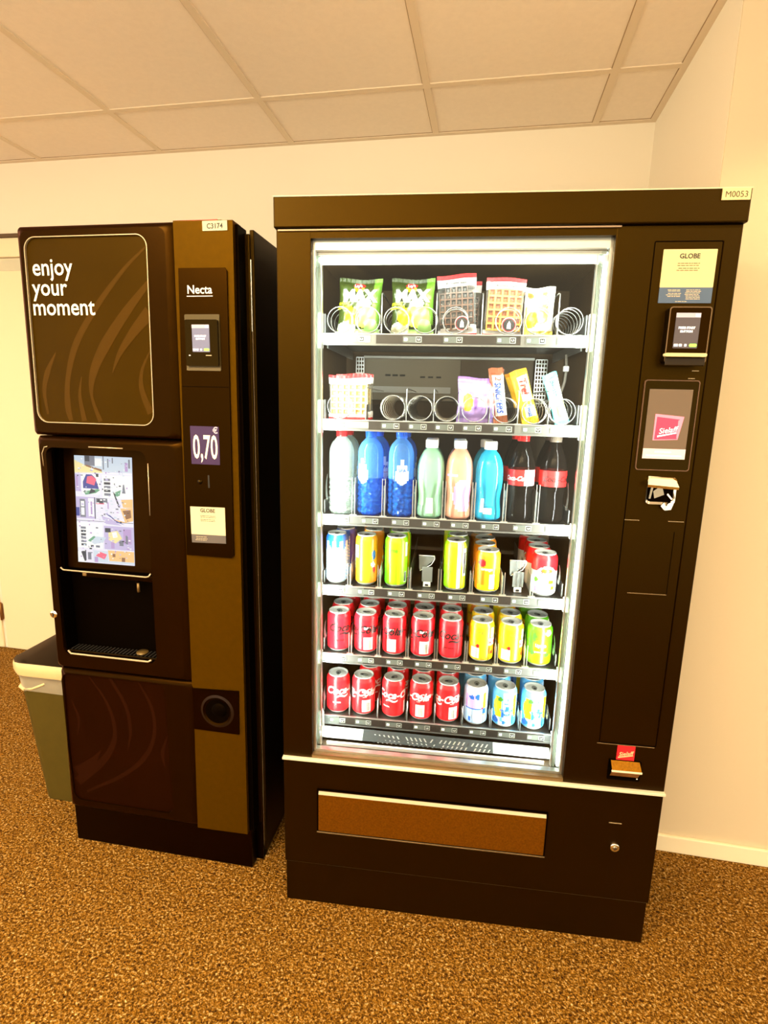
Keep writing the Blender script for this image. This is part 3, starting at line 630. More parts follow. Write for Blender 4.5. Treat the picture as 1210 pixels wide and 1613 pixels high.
ribbon(m, [(0.12, 0.34), (0.09, 0.30), (0.03, 0.255)], [0.002, 0.022, 0.034], -0.0002, low_sw); ribbon(m, [(0.035, 0.50), (0.055, 0.44), (0.045, 0.38)], [0.002, 0.01, 0.002], 0.0, low_sw)
ribbon(m, [(0.345, 0.42), (0.325, 0.36), (0.33, 0.31)], [0.002, 0.012, 0.002], 0.0, low_sw)
m.build('lower_panel', KM)
# screen bezel, screen, dispensing niche
m = MB(); m.box(0.030, 0.336, 0.028, 0.032, 0.905, 1.256, coffee_m); m.box(0.030, 0.045, 0.012, 0.03, 0.905, 1.25, blackp); bz = m.build('screen_bezel', KM)
m = MB(); rg = random.Random(11)
SX0, SX1, SZ0, SZ1 = 0.0790, 0.2562, 0.9225, 1.2275
sb = mat('screen_base', (90, 90, 100), 0.3, emis=0.8, ecol=(222, 228, 250))
def em(n, c, s=0.85): return mat('screen_'+n, tuple(v*0.3 for v in c), 0.4, emis=s, ecol=c)
cols = dict(w=em('w', (248, 252, 255)), lb=em('lb', (205, 222, 240)), lv=em('lv', (196, 188, 232)), g=em('g', (126, 132, 150)), dk=em('dk', (62, 70, 84)), pk=em('pk', (240, 110, 140)), o=em('o', (250, 200, 140)), y=em('y', (246, 232, 170)), br=em('br', (150, 110, 84)), bl=em('bl', (70, 80, 160)), gn=em('gn', (110, 170, 140)), p=em('p', (186, 160, 215)))
m.prism(rr(SX0, SX1, SZ0, SZ1, 0.0005, 2), 0.0265, 0.028, sb)
def S2(a, b, c, d, k, ly=1): m.rect(SX0+(SX1-SX0)*a, SX0+(SX1-SX0)*b, SZ1-(SZ1-SZ0)*d, SZ1-(SZ1-SZ0)*c, 0.0265-0.0002*ly, cols[k])
def SP(pts, k, ly=2): m.flat([(SX0+(SX1-SX0)*a, 0.0265-0.0002*ly, SZ1-(SZ1-SZ0)*b) for a, b in pts], cols[k])
S2(0, 1, 0, .14, 'lb'); S2(.18, .36, 0, .09, 'g', 2); S2(.19, .27, .0, .05, 'dk', 3); SP([(0, .16), (.5, .15), (.42, .12), (.2, .09), (0, .04)], 'y'); S2(.36, .48, .02, .09, 'w', 2); S2(.50, .52, .0, .12, 'g', 3); S2(.58, .60, .02, .1, 'g', 3); S2(.66, .68, .01, .06, 'g', 3); S2(.88, .93, .05, .13, 'p', 2); S2(.94, .97, .02, .1, 'g', 2)
SP([(.2, .095), (.48, .14), (.48, .12), (.2, .08)], 'br', 3)
S2(0, 1, .15, .155, 'w', 2); S2(0, .1, .17, .33, 'lv'); S2(.02, .05, .19, .3, 'p', 2); S2(.12, .44, .17, .35, 'w', 1)
SP([(.14, .30), (.42, .30), (.36, .20), (.30, .17), (.20, .17), (.14, .24)], 'bl', 2); SP([(.2, .25), (.34, .27), (.38, .21), (.30, .18), (.22, .19)], 'pk', 3); SP([(.38, .19), (.42, .19), (.42, .16), (.37, .16)], 'dk', 4); SP([(.15, .33), (.40, .30), (.44, .31), (.36, .34), (.18, .36)], 'gn', 3); SP([(.24, .35), (.36, .33), (.34, .31), (.28, .3)], 'dk', 4)
for i in range(5): S2(.51, .62, .20+.034*i, .222+.034*i, 'dk' if i in (1, 3) else 'g', 3)
S2(.48, 1, .17, .38, 'w', 1); SP([(.67, .33), (.80, .30), (.78, .35), (.70, .37)], 'gn', 3); SP([(.84, .25), (.86, .25), (.88, .33), (.82, .33)], 'g', 3); SP([(.8, .39), (1, .38), (1, .46), (.83, .46)], 'o', 3); SP([(.66, .32), (.69, .33), (.78, .46), (.75, .46)], 'dk', 4)
S2(0, .34, .38, .58, 'lv'); S2(.07, .17, .40, .57, 'g', 2); S2(.09, .15, .42, .47, 'w', 3); S2(.09, .15, .48, .55, 'w', 3); S2(.22, .32, .39, .56, 'w', 2); S2(.33, .345, .38, .58, 'dk', 3); S2(.0, .06, .48, .56, 'bl', 2); S2(.26, .29, .42, .54, 'p', 3)
S2(.36, .56, .385, .43, 'g', 2); S2(.38, .48, .395, .435, 'dk', 3); S2(.36, .5, .43, .44, 'pk', 3); SP([(.5, .52), (.62, .56), (.70, .60), (.85, .62), (.7, .585), (.6, .54)], 'bl', 4); SP([(.45, .55), (.6, .57), (.8, .63), (.5, .62)], 'lv', 3); SP([(.62, .57), (.78, .585), (.9, .60), (.78, .6)], 'o', 4); SP([(.78, .47), (1, .46), (1, .58), (.86, .6)], 'o', 3); SP([(.82, .49), (.96, .48), (.97, .55), (.88, .57)], 'br', 4); S2(.56, .58, .42, .48, 'p', 3)
S2(0, 1, .60, .605, 'g', 2); S2(0, .45, .62, .86, 'w', 1)
for i in range(6): S2(.07, .16, .66+.032*i, .68+.032*i, 'dk' if i in (1, 2, 5) else 'g', 3)
SP([(.2, .78), (.34, .745), (.52, .75), (.46, .80), (.3, .82)], 'lb', 3); SP([(.19, .79), (.3, .74), (.33, .75), (.24, .80)], 'gn', 4); S2(.24, .29, .83, .85, 'dk', 4); S2(.33, .40, .83, .85, 'g', 4)
S2(.48, 1, .64, .86, 'lv', 1); S2(.5, .6, .66, .70, 'dk', 3); SP([(.56, .7), (.72, .68), (.80, .75), (.68, .80), (.56, .77)], 'y', 3); SP([(.62, .70), (.70, .69), (.72, .74), (.64, .75)], 'w', 4); S2(.82, .96, .66, .80, 'p', 3); S2(.86, .90, .72, .80, 'g', 4); S2(.60, .66, .79, .85, 'p', 3); S2(.75, .82, .77, .82, 'g', 4)
SP([(0, 1), (.0, .9), (.05, .88), (.14, 1)], 'w', 2); SP([(.12, .99), (.06, .90), (.15, .88), (.15, .98)], 'dk', 3); S2(.18, .24, .9, .97, 'g', 3); S2(.28, .54, .88, .99, 'lb', 2); SP([(.32, .93), (.40, .89), (.52, .91), (.48, .96)], 'pk', 3); S2(.30, .36, .94, .99, 'p', 4); SP([(.54, .87), (1, .87), (1, .97), (.56, .97)], 'o', 3); S2(.62, .67, .90, .93, 'br', 4); S2(.78, .84, .93, .97, 'br', 4); S2(.55, 1, .97, .99, 'lb', 4)
for i in range(230):
    a = rg.uniform(0.02, 0.93); b = rg.uniform(0.02, 0.95); S2(a, a+rg.uniform(.01, .045), b, b+rg.uniform(.004, .014), rg.choice(['w', 'lb', 'w', 'lv', 'lb', 'p', 'g', 'w', 'dk'] ), 5)
m.build('screen', bz)
Th = rad(-3.6); pv = Vector((0, 0.028, 0.906)); Rm = Matrix.Rotation(Th, 3, 'X'); bz.rotation_euler = (Th, 0, 0); bz.location = pv-Rm @ pv
m = MB(); N0 = 0.30
m.box(0.034, 0.038, 0.0, N0-0.05, 0.650, 0.905, black_in); m.box(0.328, 0.332, 0.0, N0-0.05, 0.650, 0.905, black_in); m.box(0.034, 0.332, 0.045, 0.049, 0.648, 0.905, black_in); m.box(0.034, 0.332, 0.0, 0.048, 0.646, 0.6505, black_in); m.box(0.034, 0.332, 0.028, 0.048, 0.901, 0.906, black_in)
ni = m.build('dispensing_niche', KM)
g = MB(); g.tube([(0.262, 0.030, 0.874), (0.262, 0.030, 0.845)], 0.0042, mat('brass_dim', (150, 120, 74), 0.35, metal=0.6), n=12); g.tube([(0.262, 0.030, 0.900), (0.262, 0.030, 0.874)], 0.007, blackp, n=12); g.build('spout', ni)
g = MB(); g.box(0.10, 0.325, 0.010, 0.045, 0.884, 0.901, blackp, bev=0.003); g.box(0.105, 0.117, 0.006, 0.02, 0.888, 0.898, MATS['brass_dim'], bev=0.002); g.build('spout_cover', ni)
g = MB(); g.box(0.040, 0.327, 0.002, 0.044, 0.6505, 0.660, glossb, bev=0.002)
for i in range(24): g.box(0.046+0.0118*i, 0.050+0.0118*i, 0.006, 0.040, 0.660, 0.6606, ink)
g.lathe([(0.0001, 0.004), (0.016, 0.003), (0.017, 0)], mat('amber_dim', (110, 86, 44), 0.3, metal=0.4), n=24, c=(0.262, 0.028, 0.6605)); g.build('drip_tray', ni)
m = MB(); m.tube([(0.052, -0.010, 0.914), (0.062, -0.012, 0.9085), (0.315, -0.012, 0.9065), (0.324, -0.012, 0.909), (0.329, -0.010, 0.917)], 0.0022, MATS['panel_rim'], n=8); m.build('upper_edge_bar', KM)
m = MB(); m.tube([(0.050, -0.009, 0.662), (0.060, -0.011, 0.6545), (0.305, -0.011, 0.6545), (0.314, -0.010, 0.660)], 0.0028, MATS['panel_rim'], n=8); m.build('lower_edge_bar', KM)
m = MB(); m.tube([(0.028, -0.0085, 1.20), (0.027, -0.0085, 1.235), (0.036, -0.0085, 1.2525), (0.045, -0.0085, 1.254)], 0.0012, MATS['panel_rim'], n=6); m.tube([(0.17, -0.0085, 1.257), (0.27, -0.0085, 1.2565)], 0.0018, MATS['panel_rim'], n=6); m.tube([(0.340, -0.0085, 1.22), (0.337, -0.0085, 1.08)], 0.0012, MATS['panel_rim'], n=6); m.build('recess_edge', KM)
m = MB(); m.lathe([(0.0001, -0.006), (0.008, -0.006), (0.0115, -0.004), (0.012, 0.0)], chrome, n=24, axis='Y', c=(0.012, -0.004, 0.7698)); m.box(0.0105, 0.0135, -0.0112, -0.009, 0.764, 0.775, ink); m.build('lock', KM)
# gold side strip with payment panel
m = MB(); m.prism([(0.4265, 0.124), (0.5850, 0.128), (0.5925, 1.806), (0.4400, 1.8085)], -0.001, 0.045, gold_m); m.build('side_strip', KM)
m = MB(); m.prism([(0.4365, 0.977), (0.5715-0.006, 0.977), (0.5715, 0.983), (0.5760, 1.693), (0.571, 1.700), (0.4510, 1.7005)], -0.006, 0.002, blackp)
m.box(0.4465, 0.5735, -0.0065, -0.006, 1.4190, 1.4205, black_in)
pp = m.build('payment_panel', KM)
g = MB(); g.text('Necta', 0.0275, 0.5045, 1.6415, white, y=-0.0066, bold=0.0004, sx=0.98); g.rect(0.4705, 0.5385, 1.6345, 1.6362, -0.0066, white); g.build('brand_lettering', pp)
g = MB(); br_ = mat('reader_bezel', (78, 64, 30), 0.4, metal=0.3)
g.ring(rr(0.4625, 0.5545, 1.459, 1.593, 0.003), rr(0.4655, 0.5510, 1.470, 1.580, 0.003), -0.008, -0.005, br_, yi0=-0.007); g.prism(rr(0.4655, 0.5510, 1.470, 1.580, 0.003), -0.014, -0.006, glossb); g.box(0.474, 0.478, -0.0148, -0.014, 1.494, 1.4965, white); g.box(0.519, 0.534, -0.0148, -0.014, 1.4945, 1.4965, MATS['panel_rim'])
crd = g.build('card_reader', pp); reader_screen(crd, 0.4845, 0.5300, 1.5035, 1.5680, -0.0150, 2)
g = MB(); g.prism(rr(0.4635, 0.5420, 1.2240, 1.3215, 0.001, 2), -0.0070, -0.0058, mat('price_purple', (44, 14, 60), 0.3, emis=0.25, ecol=(60, 12, 80)))
g.text('0,70', 0.085, 0.5035, 1.240, cream, y=-0.0074, bold=0.0012, sx=0.47); g.text('€', 0.022, 0.5325, 1.3045, MATS['screen_grey'], y=-0.0074, bold=0.0005); g.build('price_display', pp)
g = MB(); g.lathe([(0.0001, -0.006), (0.005, -0.005), (0.007, -0.001)], glossb, n=16, axis='Y', c=(0.484, -0.005, 1.178)); g.box(0.507, 0.511, -0.0068, -0.0055, 1.163, 1.196, ink); g.build('coin_slot', pp)
g = MB(); g.prism([(0.4540, 1.0365), (0.5512, 1.0375), (0.5511, 1.1125), (0.4540, 1.1110)], -0.0075, -0.006, paper); g.prism([(0.4548, 1.0135), (0.5513, 1.0160), (0.5512, 1.0375), (0.4540, 1.0365)], -0.0075, -0.006, greyband)
g.text('GLOBE', 0.0135, 0.503, 1.098, ink, y=-0.0080, bold=0.0003); lines(g, 0.480, 0.526, (1.0875, 1.0835, 1.0775, 1.0735), -0.0080, ink, seed=9); lines(g, 0.465, 0.500, (1.030, 1.025, 1.021), -0.0080, paper, seed=10); g.build('info_sticker', pp)
m = MB(); m.prism([(0.4320, 0.4555), (0.5702, 0.4557), (0.5723, 0.5903), (0.4322, 0.5836)], -0.004, 0.002, blackp)
for (ra, rb, ya, yb, mm) in ((0.050, 0.043, -0.0042, -0.0065, mat('cup_ring', (30, 16, 8), 0.4, spec=0.15)), (0.043, 0.036, -0.0065, -0.003, blackp), (0.036, 0.0001, -0.0045, -0.0045, black_in)):
    m.lathe([(rb, yb), (ra, ya)], mm, n=36, axis='Y', c=(0.506, 0, 0.521))
m.lathe([(0.0001, -0.010), (0.018, -0.009), (0.022, -0.0046)], black_in, n=28, axis='Y', c=(0.511, 0, 0.524)); m.build('coin_return', KM)
m = MB(); m.prism(rr(0.5165, 0.5795, 1.7830, 1.8050, 0.001, 2), -0.0030, -0.0008, paper); m.text('C3174', 0.0160, 0.548, 1.788, ink, y=-0.0035, bold=0.0003, sx=0.95); m.build('number_label', KM)
lf = MB(); lf.box(0, 0.110, 0, 0.16, 0, 0.0022, mat('leaflet_red', (206, 60, 40), 0.5)); lf.box(0.0, 0.118, 0.004, 0.166, 0.0022, 0.003, paper)
o = lf.build('leaflet', loc=(KX+0.440, KY+0.014, 1.8087)); o.rotation_euler = (0, 0, KYAW); tag(o, 'thin red and white leaflet lying on top of the coffee machine', 'leaflet')

# ------------------------------------------------------------------ waste bin
BX = empty('waste_bin', (-0.888, 0.365, 0), 0.018)
tag(BX, 'olive plastic waste bin with a pale bag, behind the coffee machine', 'bin')
olive = mat('olive_plastic', (74, 62, 20), 0.45, spec=0.25, noise=0.06, nscale=30); bagm = clear('bin_bag', (226, 220, 200), 0.18, rough=0.3, body=(232, 222, 198)); dkin = mat('bin_inside', (70, 52, 34), 0.8)
def rrz(hx, hy, r, z, n=8): return [(x, y, z) for x, y in rr(-hx, hx, -hy, hy, r, n)]
def loft(g, loops, m, closed=True, smooth=True, cap0=False):
    V = [[g.bm.verts.new(p) for p in L] for L in loops]; fs = []; n = len(loops[0])
    for a, b in zip(V, V[1:]):
        for i in range(n): fs.append(g.bm.faces.new((a[i], a[(i+1) % n], b[(i+1) % n], b[i])))
    if cap0: fs.append(g.bm.faces.new(V[0][::-1]))
    g._take(fs, m, smooth)
HB = 0.53
m = MB(); m_h = lambda z: (0.095+0.036*z/HB, 0.160+0.030*z/HB)
loft(m, [rrz(*m_h(z), 0.045, z) for z in (0.0, 0.004, 0.1, 0.25, 0.40, 0.515)], olive, cap0=True); loft(m, [rrz(m_h(0.515)[0]-0.005, m_h(0.515)[1]-0.005, 0.04, 0.515), rrz(m_h(0.02)[0]-0.006, m_h(0.02)[1]-0.006, 0.04, 0.02)], dkin)
m.build('body', BX)
m = MB(); hx, hy = m_h(0.5); rg = random.Random(4)
L = []
for k, (z, d) in enumerate([(0.395, 0.003), (0.40, 0.005), (0.43, 0.004), (0.455, 0.006), (0.458, 0.012), (0.472, 0.015), (0.492, 0.014), (0.500, 0.009), (0.498, 0.002), (0.48, -0.010), (0.40, -0.014), (0.30, -0.024)]):
    z += 0.03; h = m_h(min(z, 0.53)); L.append([(x+rg.uniform(-.0012, .0012), y+rg.uniform(-.0012, .0012), zz+rg.uniform(-.002, .002)) for x, y, zz in rrz(h[0]+d, h[1]+d, 0.05+max(d, -0.01), z, 12)])
loft(m, L[4:8], mat('bag_rim', (206, 184, 136), 0.4)); loft(m, L[:5], bagm); loft(m, L[7:], dkin)
m.build('bin_bag', BX)
m = MB(); m.tube([(-0.10, -0.184, 0.432), (-0.06, -0.189, 0.436), (-0.01, -0.190, 0.46)], 0.004, MATS['bag_rim'], n=6); m.tube([(-0.125, -0.15, 0.434), (-0.118, -0.172, 0.430), (-0.09, -0.186, 0.430)], 0.007, MATS['bag_rim'], n=6); m.build('bag_knot', BX)

# ------------------------------------------------------------------ products
cz, sz = math.cos(VY), math.sin(VY)
def vw(x, y, z): return (x*cz-y*sz, x*sz+y*cz, z)
def put(o, x, y, z, spin=0.0, label=None, cat=None, group=None):
    o.location = vw(x, y, z); o.rotation_euler = (0, 0, VY+rad(spin)); tag(o, label, cat, group); return o
P = lambda n, c, r=0.3, **k: mat('print_'+n, c, r, **k)
p_red, p_zred, p_white, p_black = P('red', (226, 26, 34)), P('zero_red', (222, 26, 40)), P('white', (244, 244, 240)), P('black', (22, 18, 20))
p_yel, p_or, p_green, p_lime = P('yellow', (250, 214, 20)), P('orange', (246, 146, 24)), P('green', (84, 176, 20)), P('lime', (138, 204, 8))
p_blue, p_lblue, p_pblue, p_pur, p_dgreen = P('blue', (30, 96, 200)), P('lightblue', (96, 186, 240)), P('paleblue', (168, 200, 240)), P('purple', (84, 72, 160)), P('dark_green', (60, 130, 40))
p_lav, p_olive, p_lemon, p_pink = P('lavender', (184, 160, 236)), P('olive', (70, 84, 30)), P('lemon', (212, 222, 24)), P('pink', (238, 130, 180))
p_silver = P('silver', (214, 216, 212), 0.35, metal=0.45); p_dsilver = P('dark_silver', (130, 134, 130), 0.35, metal=0.5)
def can(R_, H_, ms, paint, extra=None, nrow=26):
    root = empty('drink_can'); g = MB()
    prof = [(0.0001, 0.004), (R_*0.62, 0.003), (R_*0.70, 0.0), (R_*0.78, 0.0008), (R_*0.97, 0.008), (R_, 0.013)]
    zt = H_-0.016
    prof += [(R_, 0.013+(zt-0.013)*i/nrow) for i in range(1, nrow+1)]
    prof += [(R_*0.96, zt+0.006), (R_*0.83, zt+0.0125), (R_*0.83, H_-0.002)]
    g.lathe(prof, ms, n=56, paint=lambda th, z: 0 if z < 0.008 or z > H_-0.0035 else paint(th, z/H_))
    Rf = lambda z: R_+0.0005
    if extra: extra(g, Rf, H_)
    g.build('body', root)
    g = MB(); rt = R_*0.83
    g.lathe([(rt-0.0004, H_-0.0028), (rt+0.0008, H_-0.001), (rt+0.0002, H_), (rt-0.0012, H_-0.0004), (rt-0.002, H_-0.0055), (rt-0.005, H_-0.005), (0.0001, H_-0.0048)], p_silver, n=40)
    g.prism([(-0.0001, 0), (0, 0), (0, 0.0001)], 0, 0.0001, p_silver) if False else None
    g.build('lid', root)
    g = MB(); P2 = [(0.0075*math.cos(a)*(0.85 if math.sin(a) < 0 else 1), 0.0115*math.sin(a)) for a in [2*PI*k/20 for k in range(20)]]
    a_ = [g.bm.verts.new((x, y, H_-0.0026)) for x, y in P2]; b_ = [g.bm.verts.new((x, y, H_-0.0042)) for x, y in P2]
    fs = [g.bm.faces.new(a_)]+[g.bm.faces.new((b_[i], b_[(i+1) % 20], a_[(i+1) % 20], a_[i])) for i in range(20)]
    g._take(fs, p_dsilver)
    h_ = [g.bm.verts.new((x*0.5, y*0.4-0.005, H_-0.0023)) for x, y in P2]; g._take([g.bm.faces.new(h_)], ink)
    g.build('pull_tab', root)
    return root
def barcode(g, Rf, th0, z0, z1, w0=0.018):
    for i in range(7): 
        a = (i-3)*w0/8
        th = rad(th0)+a/0.033; d = 0.0007/0.033; r = Rf(0)+0.0004
        g.flat([(r*math.sin(th-d/2), -r*math.cos(th-d/2), z0), (r*math.sin(th+d/2), -r*math.cos(th+d/2), z0), (r*math.sin(th+d/2), -r*math.cos(th+d/2), z1), (r*math.sin(th-d/2), -r*math.cos(th-d/2), z1)], p_black)
def cola_paint(th, z):
    if 95 < th < 140 and 0.10 < z < 0.42: return 1
    if -150 < th < -120 and 0.12 < z < 0.42: return 1
    if 95 < th < 130 and 0.62 < z < 0.68: return 1
    return 2
def cola_extra(inkm, band):
    def f(g, Rf, H_):
        g.text('Coca-Cola', 0.031, 0.030, H_*0.54, inkm, shear=0.35, bold=0.0008, R=Rf, sx=0.95)
        g.text('~', 0.05, 0.012, H_*0.36, inkm, shear=0.3, bold=0.0004, R=Rf, sx=1.2)
        g.text('ZERO SUGAR' if not band else 'ORIGINAL', 0.005, 0, H_*0.30, inkm, R=Rf, bold=0.0002)
        g.text('Coca-Cola', 0.02, 0, H_*0.6, inkm, shear=0.35, bold=0.0004, R=Rf, th0=180, sx=0.9)
        barcode(g, Rf, 122, H_*0.14, H_*0.36)
        if band:
            for i in range(4): g.text('www' if i % 2 else 'mmm', 0.005, 0.0, H_*(0.5+0.06*i), p_white, R=Rf, th0=110)
    return f
def face_paint(*rules):
    """rules: (th0, th1, z0, z1, idx); the last match wins; circles as ('c', th, z, rth, rz, idx)"""
    def f(th, z):
        r = 1
        for q in rules:
            if q[0] == 'c':
                if ((th-q[1])/q[3])**2+((z-q[2])/q[4])**2 < 1: r = q[5]
            elif q[0] <= th <= q[1] and q[2] <= z <= q[3]: r = q[4]
        return r
    return f
K = {}
K['zero'] = can(0.033, 0.115, [p_silver, p_white, p_zred], cola_paint, cola_extra(p_black, False))
K['cola'] = can(0.033, 0.115, [p_silver, p_white, p_red], cola_paint, cola_extra(p_white, True))
K['peach'] = can(0.033, 0.115, [p_silver, p_yel, p_or, p_white, p_red, p_lemon], face_paint((-8, 22, 0.05, 0.95, 2), (-60, -12, 0.12, 0.36, 3), ('c', -20, 0.42, 9, 0.05, 4), ('c', 52, 0.32, 26, 0.12, 2), (30, 80, 0.44, 0.60, 3), (44, 66, 0.62, 0.86, 3), (-180, -100, 0.1, 0.9, 5), ('c', 56, 0.25, 10, 0.05, 4), (-70, -50, 0.4, 0.9, 5)),
    lambda g, Rf, H_: (g.text('Ice Tea', 0.012, 0.030, H_*0.48, p_red, R=Rf, bold=0.0004, shear=0.2), g.text('ice', 0.014, -0.004, H_*0.72, p_dgreen, R=Rf, bold=0.0002), [g.text('mwmwm', 0.004, -0.021, H_*(0.15+0.05*i), ink, R=Rf) for i in range(4)]))
K['green'] = can(0.033, 0.115, [p_silver, p_green, p_lime, p_yel, p_red, p_white, p_dgreen], face_paint((-180, 180, 0.05, 0.30, 2), ('c', 0, 0.52, 34, 0.16, 3), ('c', 0, 0.40, 36, 0.07, 2), (-22, 22, 0.50, 0.58, 4), ('c', 34, 0.84, 16, 0.06, 5), ('c', -36, 0.34, 10, 0.05, 6), ('c', 30, 0.30, 12, 0.04, 6), ('c', -30, 0.74, 8, 0.10, 6)),
    lambda g, Rf, H_: (g.text('Lipton', 0.011, 0, H_*0.505, p_white, R=lambda z: 0.0338, bold=0.0004), g.text('green ice tea', 0.006, 0, H_*0.36, p_white, R=Rf, bold=0.0002)))
K['lemon'] = can(0.033, 0.115, [p_silver, p_lblue, p_blue, p_yel, p_white, p_pblue, p_dgreen], face_paint((-50, -20, 0.30, 0.80, 3), ('c', -44, 0.55, 20, 0.20, 3), (40, 62, 0.30, 0.86, 3), (-14, 34, 0.05, 0.9, 5), ('c', -26, 0.74, 12, 0.06, 6), (-6, 14, 0.62, 0.67, 2), (-2, 18, 0.50, 0.58, 2), (4, 16, 0.72, 0.78, 2), (-20, -8, 0.28, 0.42, 2), (30, 44, 0.12, 0.34, 2), ('c', -40, 0.22, 16, 0.06, 4), ('c', -6, 0.16, 10, 0.05, 2), (-60, -44, 0.2, 0.28, 2), (20, 28, 0.36, 0.5, 2), ('c', -50, 0.18, 20, 0.07, 2), (-30, -10, 0.08, 0.16, 4)),
    lambda g, Rf, H_: (g.text('TROPICAL', 0.0085, 0.004, H_*0.44, p_blue, R=Rf, bold=0.0005), g.text('BLUE', 0.009, 0.004, H_*0.34, p_blue, R=Rf, bold=0.0005)))
K['lemonback'] = can(0.033, 0.115, [p_silver, p_pblue, p_blue, p_yel, p_white, p_lav, p_red], face_paint((-60, 30, 0.46, 0.80, 5), (34, 50, 0.28, 0.86, 3), (-60, 30, 0.43, 0.45, 2), (-5, 22, 0.10, 0.40, 4), (24, 27, 0.1, 0.44, 2), ('c', -24, 0.74, 14, 0.05, 2), ('c', 4, 0.76, 10, 0.07, 2), (26, 36, 0.44, 0.50, 6), ('c', 42, 0.38, 12, 0.08, 2), (-40, -28, 0.12, 0.24, 2)),
    lambda g, Rf, H_: [g.text('mwmwm', 0.0045, 0.004, H_*(0.15+0.05*i), ink, R=Rf) for i in range(4)])
K['slimblue'] = can(0.0295, 0.140, [p_silver, p_pblue, p_blue, p_white, p_pur], lambda th, z: (2 if z > 0.86 or (z > 0.70+0.05*math.sin(th*0.13) and math.sin(rad(th)*9) > 0.1) else (3 if z > 0.66 and math.sin(rad(th)*9) < -0.5 else (1 if math.sin(th*7+z*90) < 0.6 else 3))) if -100 < th < 100 else (4 if z > 0.3 else 2), None)
K['slimorange'] = can(0.0295, 0.140, [p_silver, p_or, p_yel, p_white, p_blue, p_red], face_paint((-70, -40, 0.55, 0.80, 3), (-40, -20, 0.02, 0.99, 1), (-20, 0, 0.02, 0.30, 2), ('c', 52, 0.62, 12, 0.10, 4), ('c', 48, 0.42, 14, 0.06, 3), ('c', 54, 0.32, 12, 0.06, 5)), lambda g, Rf, H_: g.text('orange', 0.018, 0, H_*0.5, p_white, R=Rf, rot=90, bold=0.0004, th0=-66))
K['slimgreen'] = can(0.0305, 0.140, [p_silver, p_lime, p_green, p_white, p_yel, p_black], face_paint((-90, -46, 0, 1, 2), (50, 70, 0.10, 0.32, 3), (10, 26, 0, 1, 4), (60, 80, 0.6, 0.9, 3)), lambda g, Rf, H_: (barcode(g, Rf, 58, H_*0.12, H_*0.30, 0.010), g.text('lime', 0.016, 0, H_*0.7, p_green, R=Rf, th0=-10, bold=0.0004)))
K['slimlemon'] = can(0.0305, 0.137, [p_silver, p_lemon, p_lime, p_white, p_yel, p_black, p_olive], face_paint((-90, -30, 0, 1, 2), (8, 24, 0, 1, 3), (40, 60, 0.30, 0.84, 3), (60, 120, 0, 1, 6), (-20, 0, 0.1, 0.9, 4)), lambda g, Rf, H_: (g.text('lemon', 0.016, 0, H_*0.5, p_lime, R=Rf, rot=90, bold=0.0004, th0=-20), barcode(g, Rf, 48, H_*0.35, H_*0.78, 0.008)))
K['orange'] = can(0.033, 0.115, [p_silver, p_or, p_yel, p_white, p_red], face_paint((-90, 90, 0.05, 0.62, 2), (-60, -10, 0.2, 0.66, 1), (5, 34, 0.10, 0.46, 3), ('c', -30, 0.72, 20, 0.09, 4), (-70, -50, 0.0, 0.9, 1), (20, 50, 0.6, 0.75, 1), ('c', -34, 0.36, 14, 0.08, 1)), lambda g, Rf, H_: g.text('orange', 0.011, -0.004, H_*0.55, p_white, R=Rf, bold=0.0004))
K['fruit'] = can(0.033, 0.115, [p_silver, p_white, p_red, p_pink, p_green, p_lemon], face_paint((-180, 180, 0.60, 0.97, 2), ('c', 4, 0.60, 40, 0.11, 1), ('c', -32, 0.18, 20, 0.10, 3), ('c', -32, 0.18, 9, 0.05, 1), ('c', -44, 0.40, 12, 0.06, 4), ('c', 26, 0.36, 14, 0.05, 4), ('c', -10, 0.34, 8, 0.04, 3), ('c', 36, 0.22, 10, 0.05, 5), ('c', 4, 0.62, 28, 0.05, 5)), lambda g, Rf, H_: (g.text('SODA', 0.011, 0.002, H_*0.56, p_red, R=lambda z: 0.0337, bold=0.0005), g.text('rosé', 0.010, 0.002, H_*0.44, p_green, R=Rf, bold=0.0003)))
protos_used = {k: False for k in K}
def take(d, used, k):
    if not used[k]: used[k] = True; return d[k]
    return copy_tree(d[k])
ORD = ['first', 'second', 'third', 'fourth', 'fifth', 'sixth', 'seventh', 'eighth']
DEPTH = ['front', 'second back', 'third back', 'fourth back']
def can_col(t, i, kinds, spins, desc, shelf, jit=None, pitch=0.0675):
    x = COLX[t][i]; R_ = 0.033
    for d, k in enumerate(kinds):
        o = take(K, protos_used, k)
        put(o, x+(jit[d] if jit else 0), TY+0.007+0.033+d*pitch, FLOORS[t], spins[d % len(spins)], '%s, %s in %s column, %s' % (desc if isinstance(desc, str) else desc[d], DEPTH[d], ORD[i], shelf), 'can', None)
        o['group'] = 'drink cans on the '+shelf
SH = {3: 'tall can shelf', 4: 'middle can shelf', 5: 'lowest shelf'}
can_col(3, 0, ['slimblue', 'slimblue', 'slimblue'], [5, -70, 120], ['Slim pale blue can with dark blue drips', 'Slim purple and blue can', 'Slim blue can, mostly hidden'], SH[3], [0, 0.012, 0.004])
can_col(3, 1, ['slimorange', 'slimorange', 'slimorange'], [0, 30, 80], 'Slim orange can', SH[3], [0, 0.012, 0.002])
can_col(3, 2, ['slimgreen', 'slimgreen', 'slimgreen'], [0, 40, -60], 'Slim lime green can', SH[3], [0, 0.004, -0.004])
can_col(3, 4, ['slimlemon', 'slimlemon', 'slimlemon', 'slimlemon'], [0, -30, 50, 10], 'Slim lemon yellow can', SH[3], [0, 0.006, -0.004, 0.006])
can_col(3, 5, ['orange']*4, [0, 60, -60, 120], 'Short orange can with yellow print', SH[3], [0, -0.004, 0.0, -0.006])
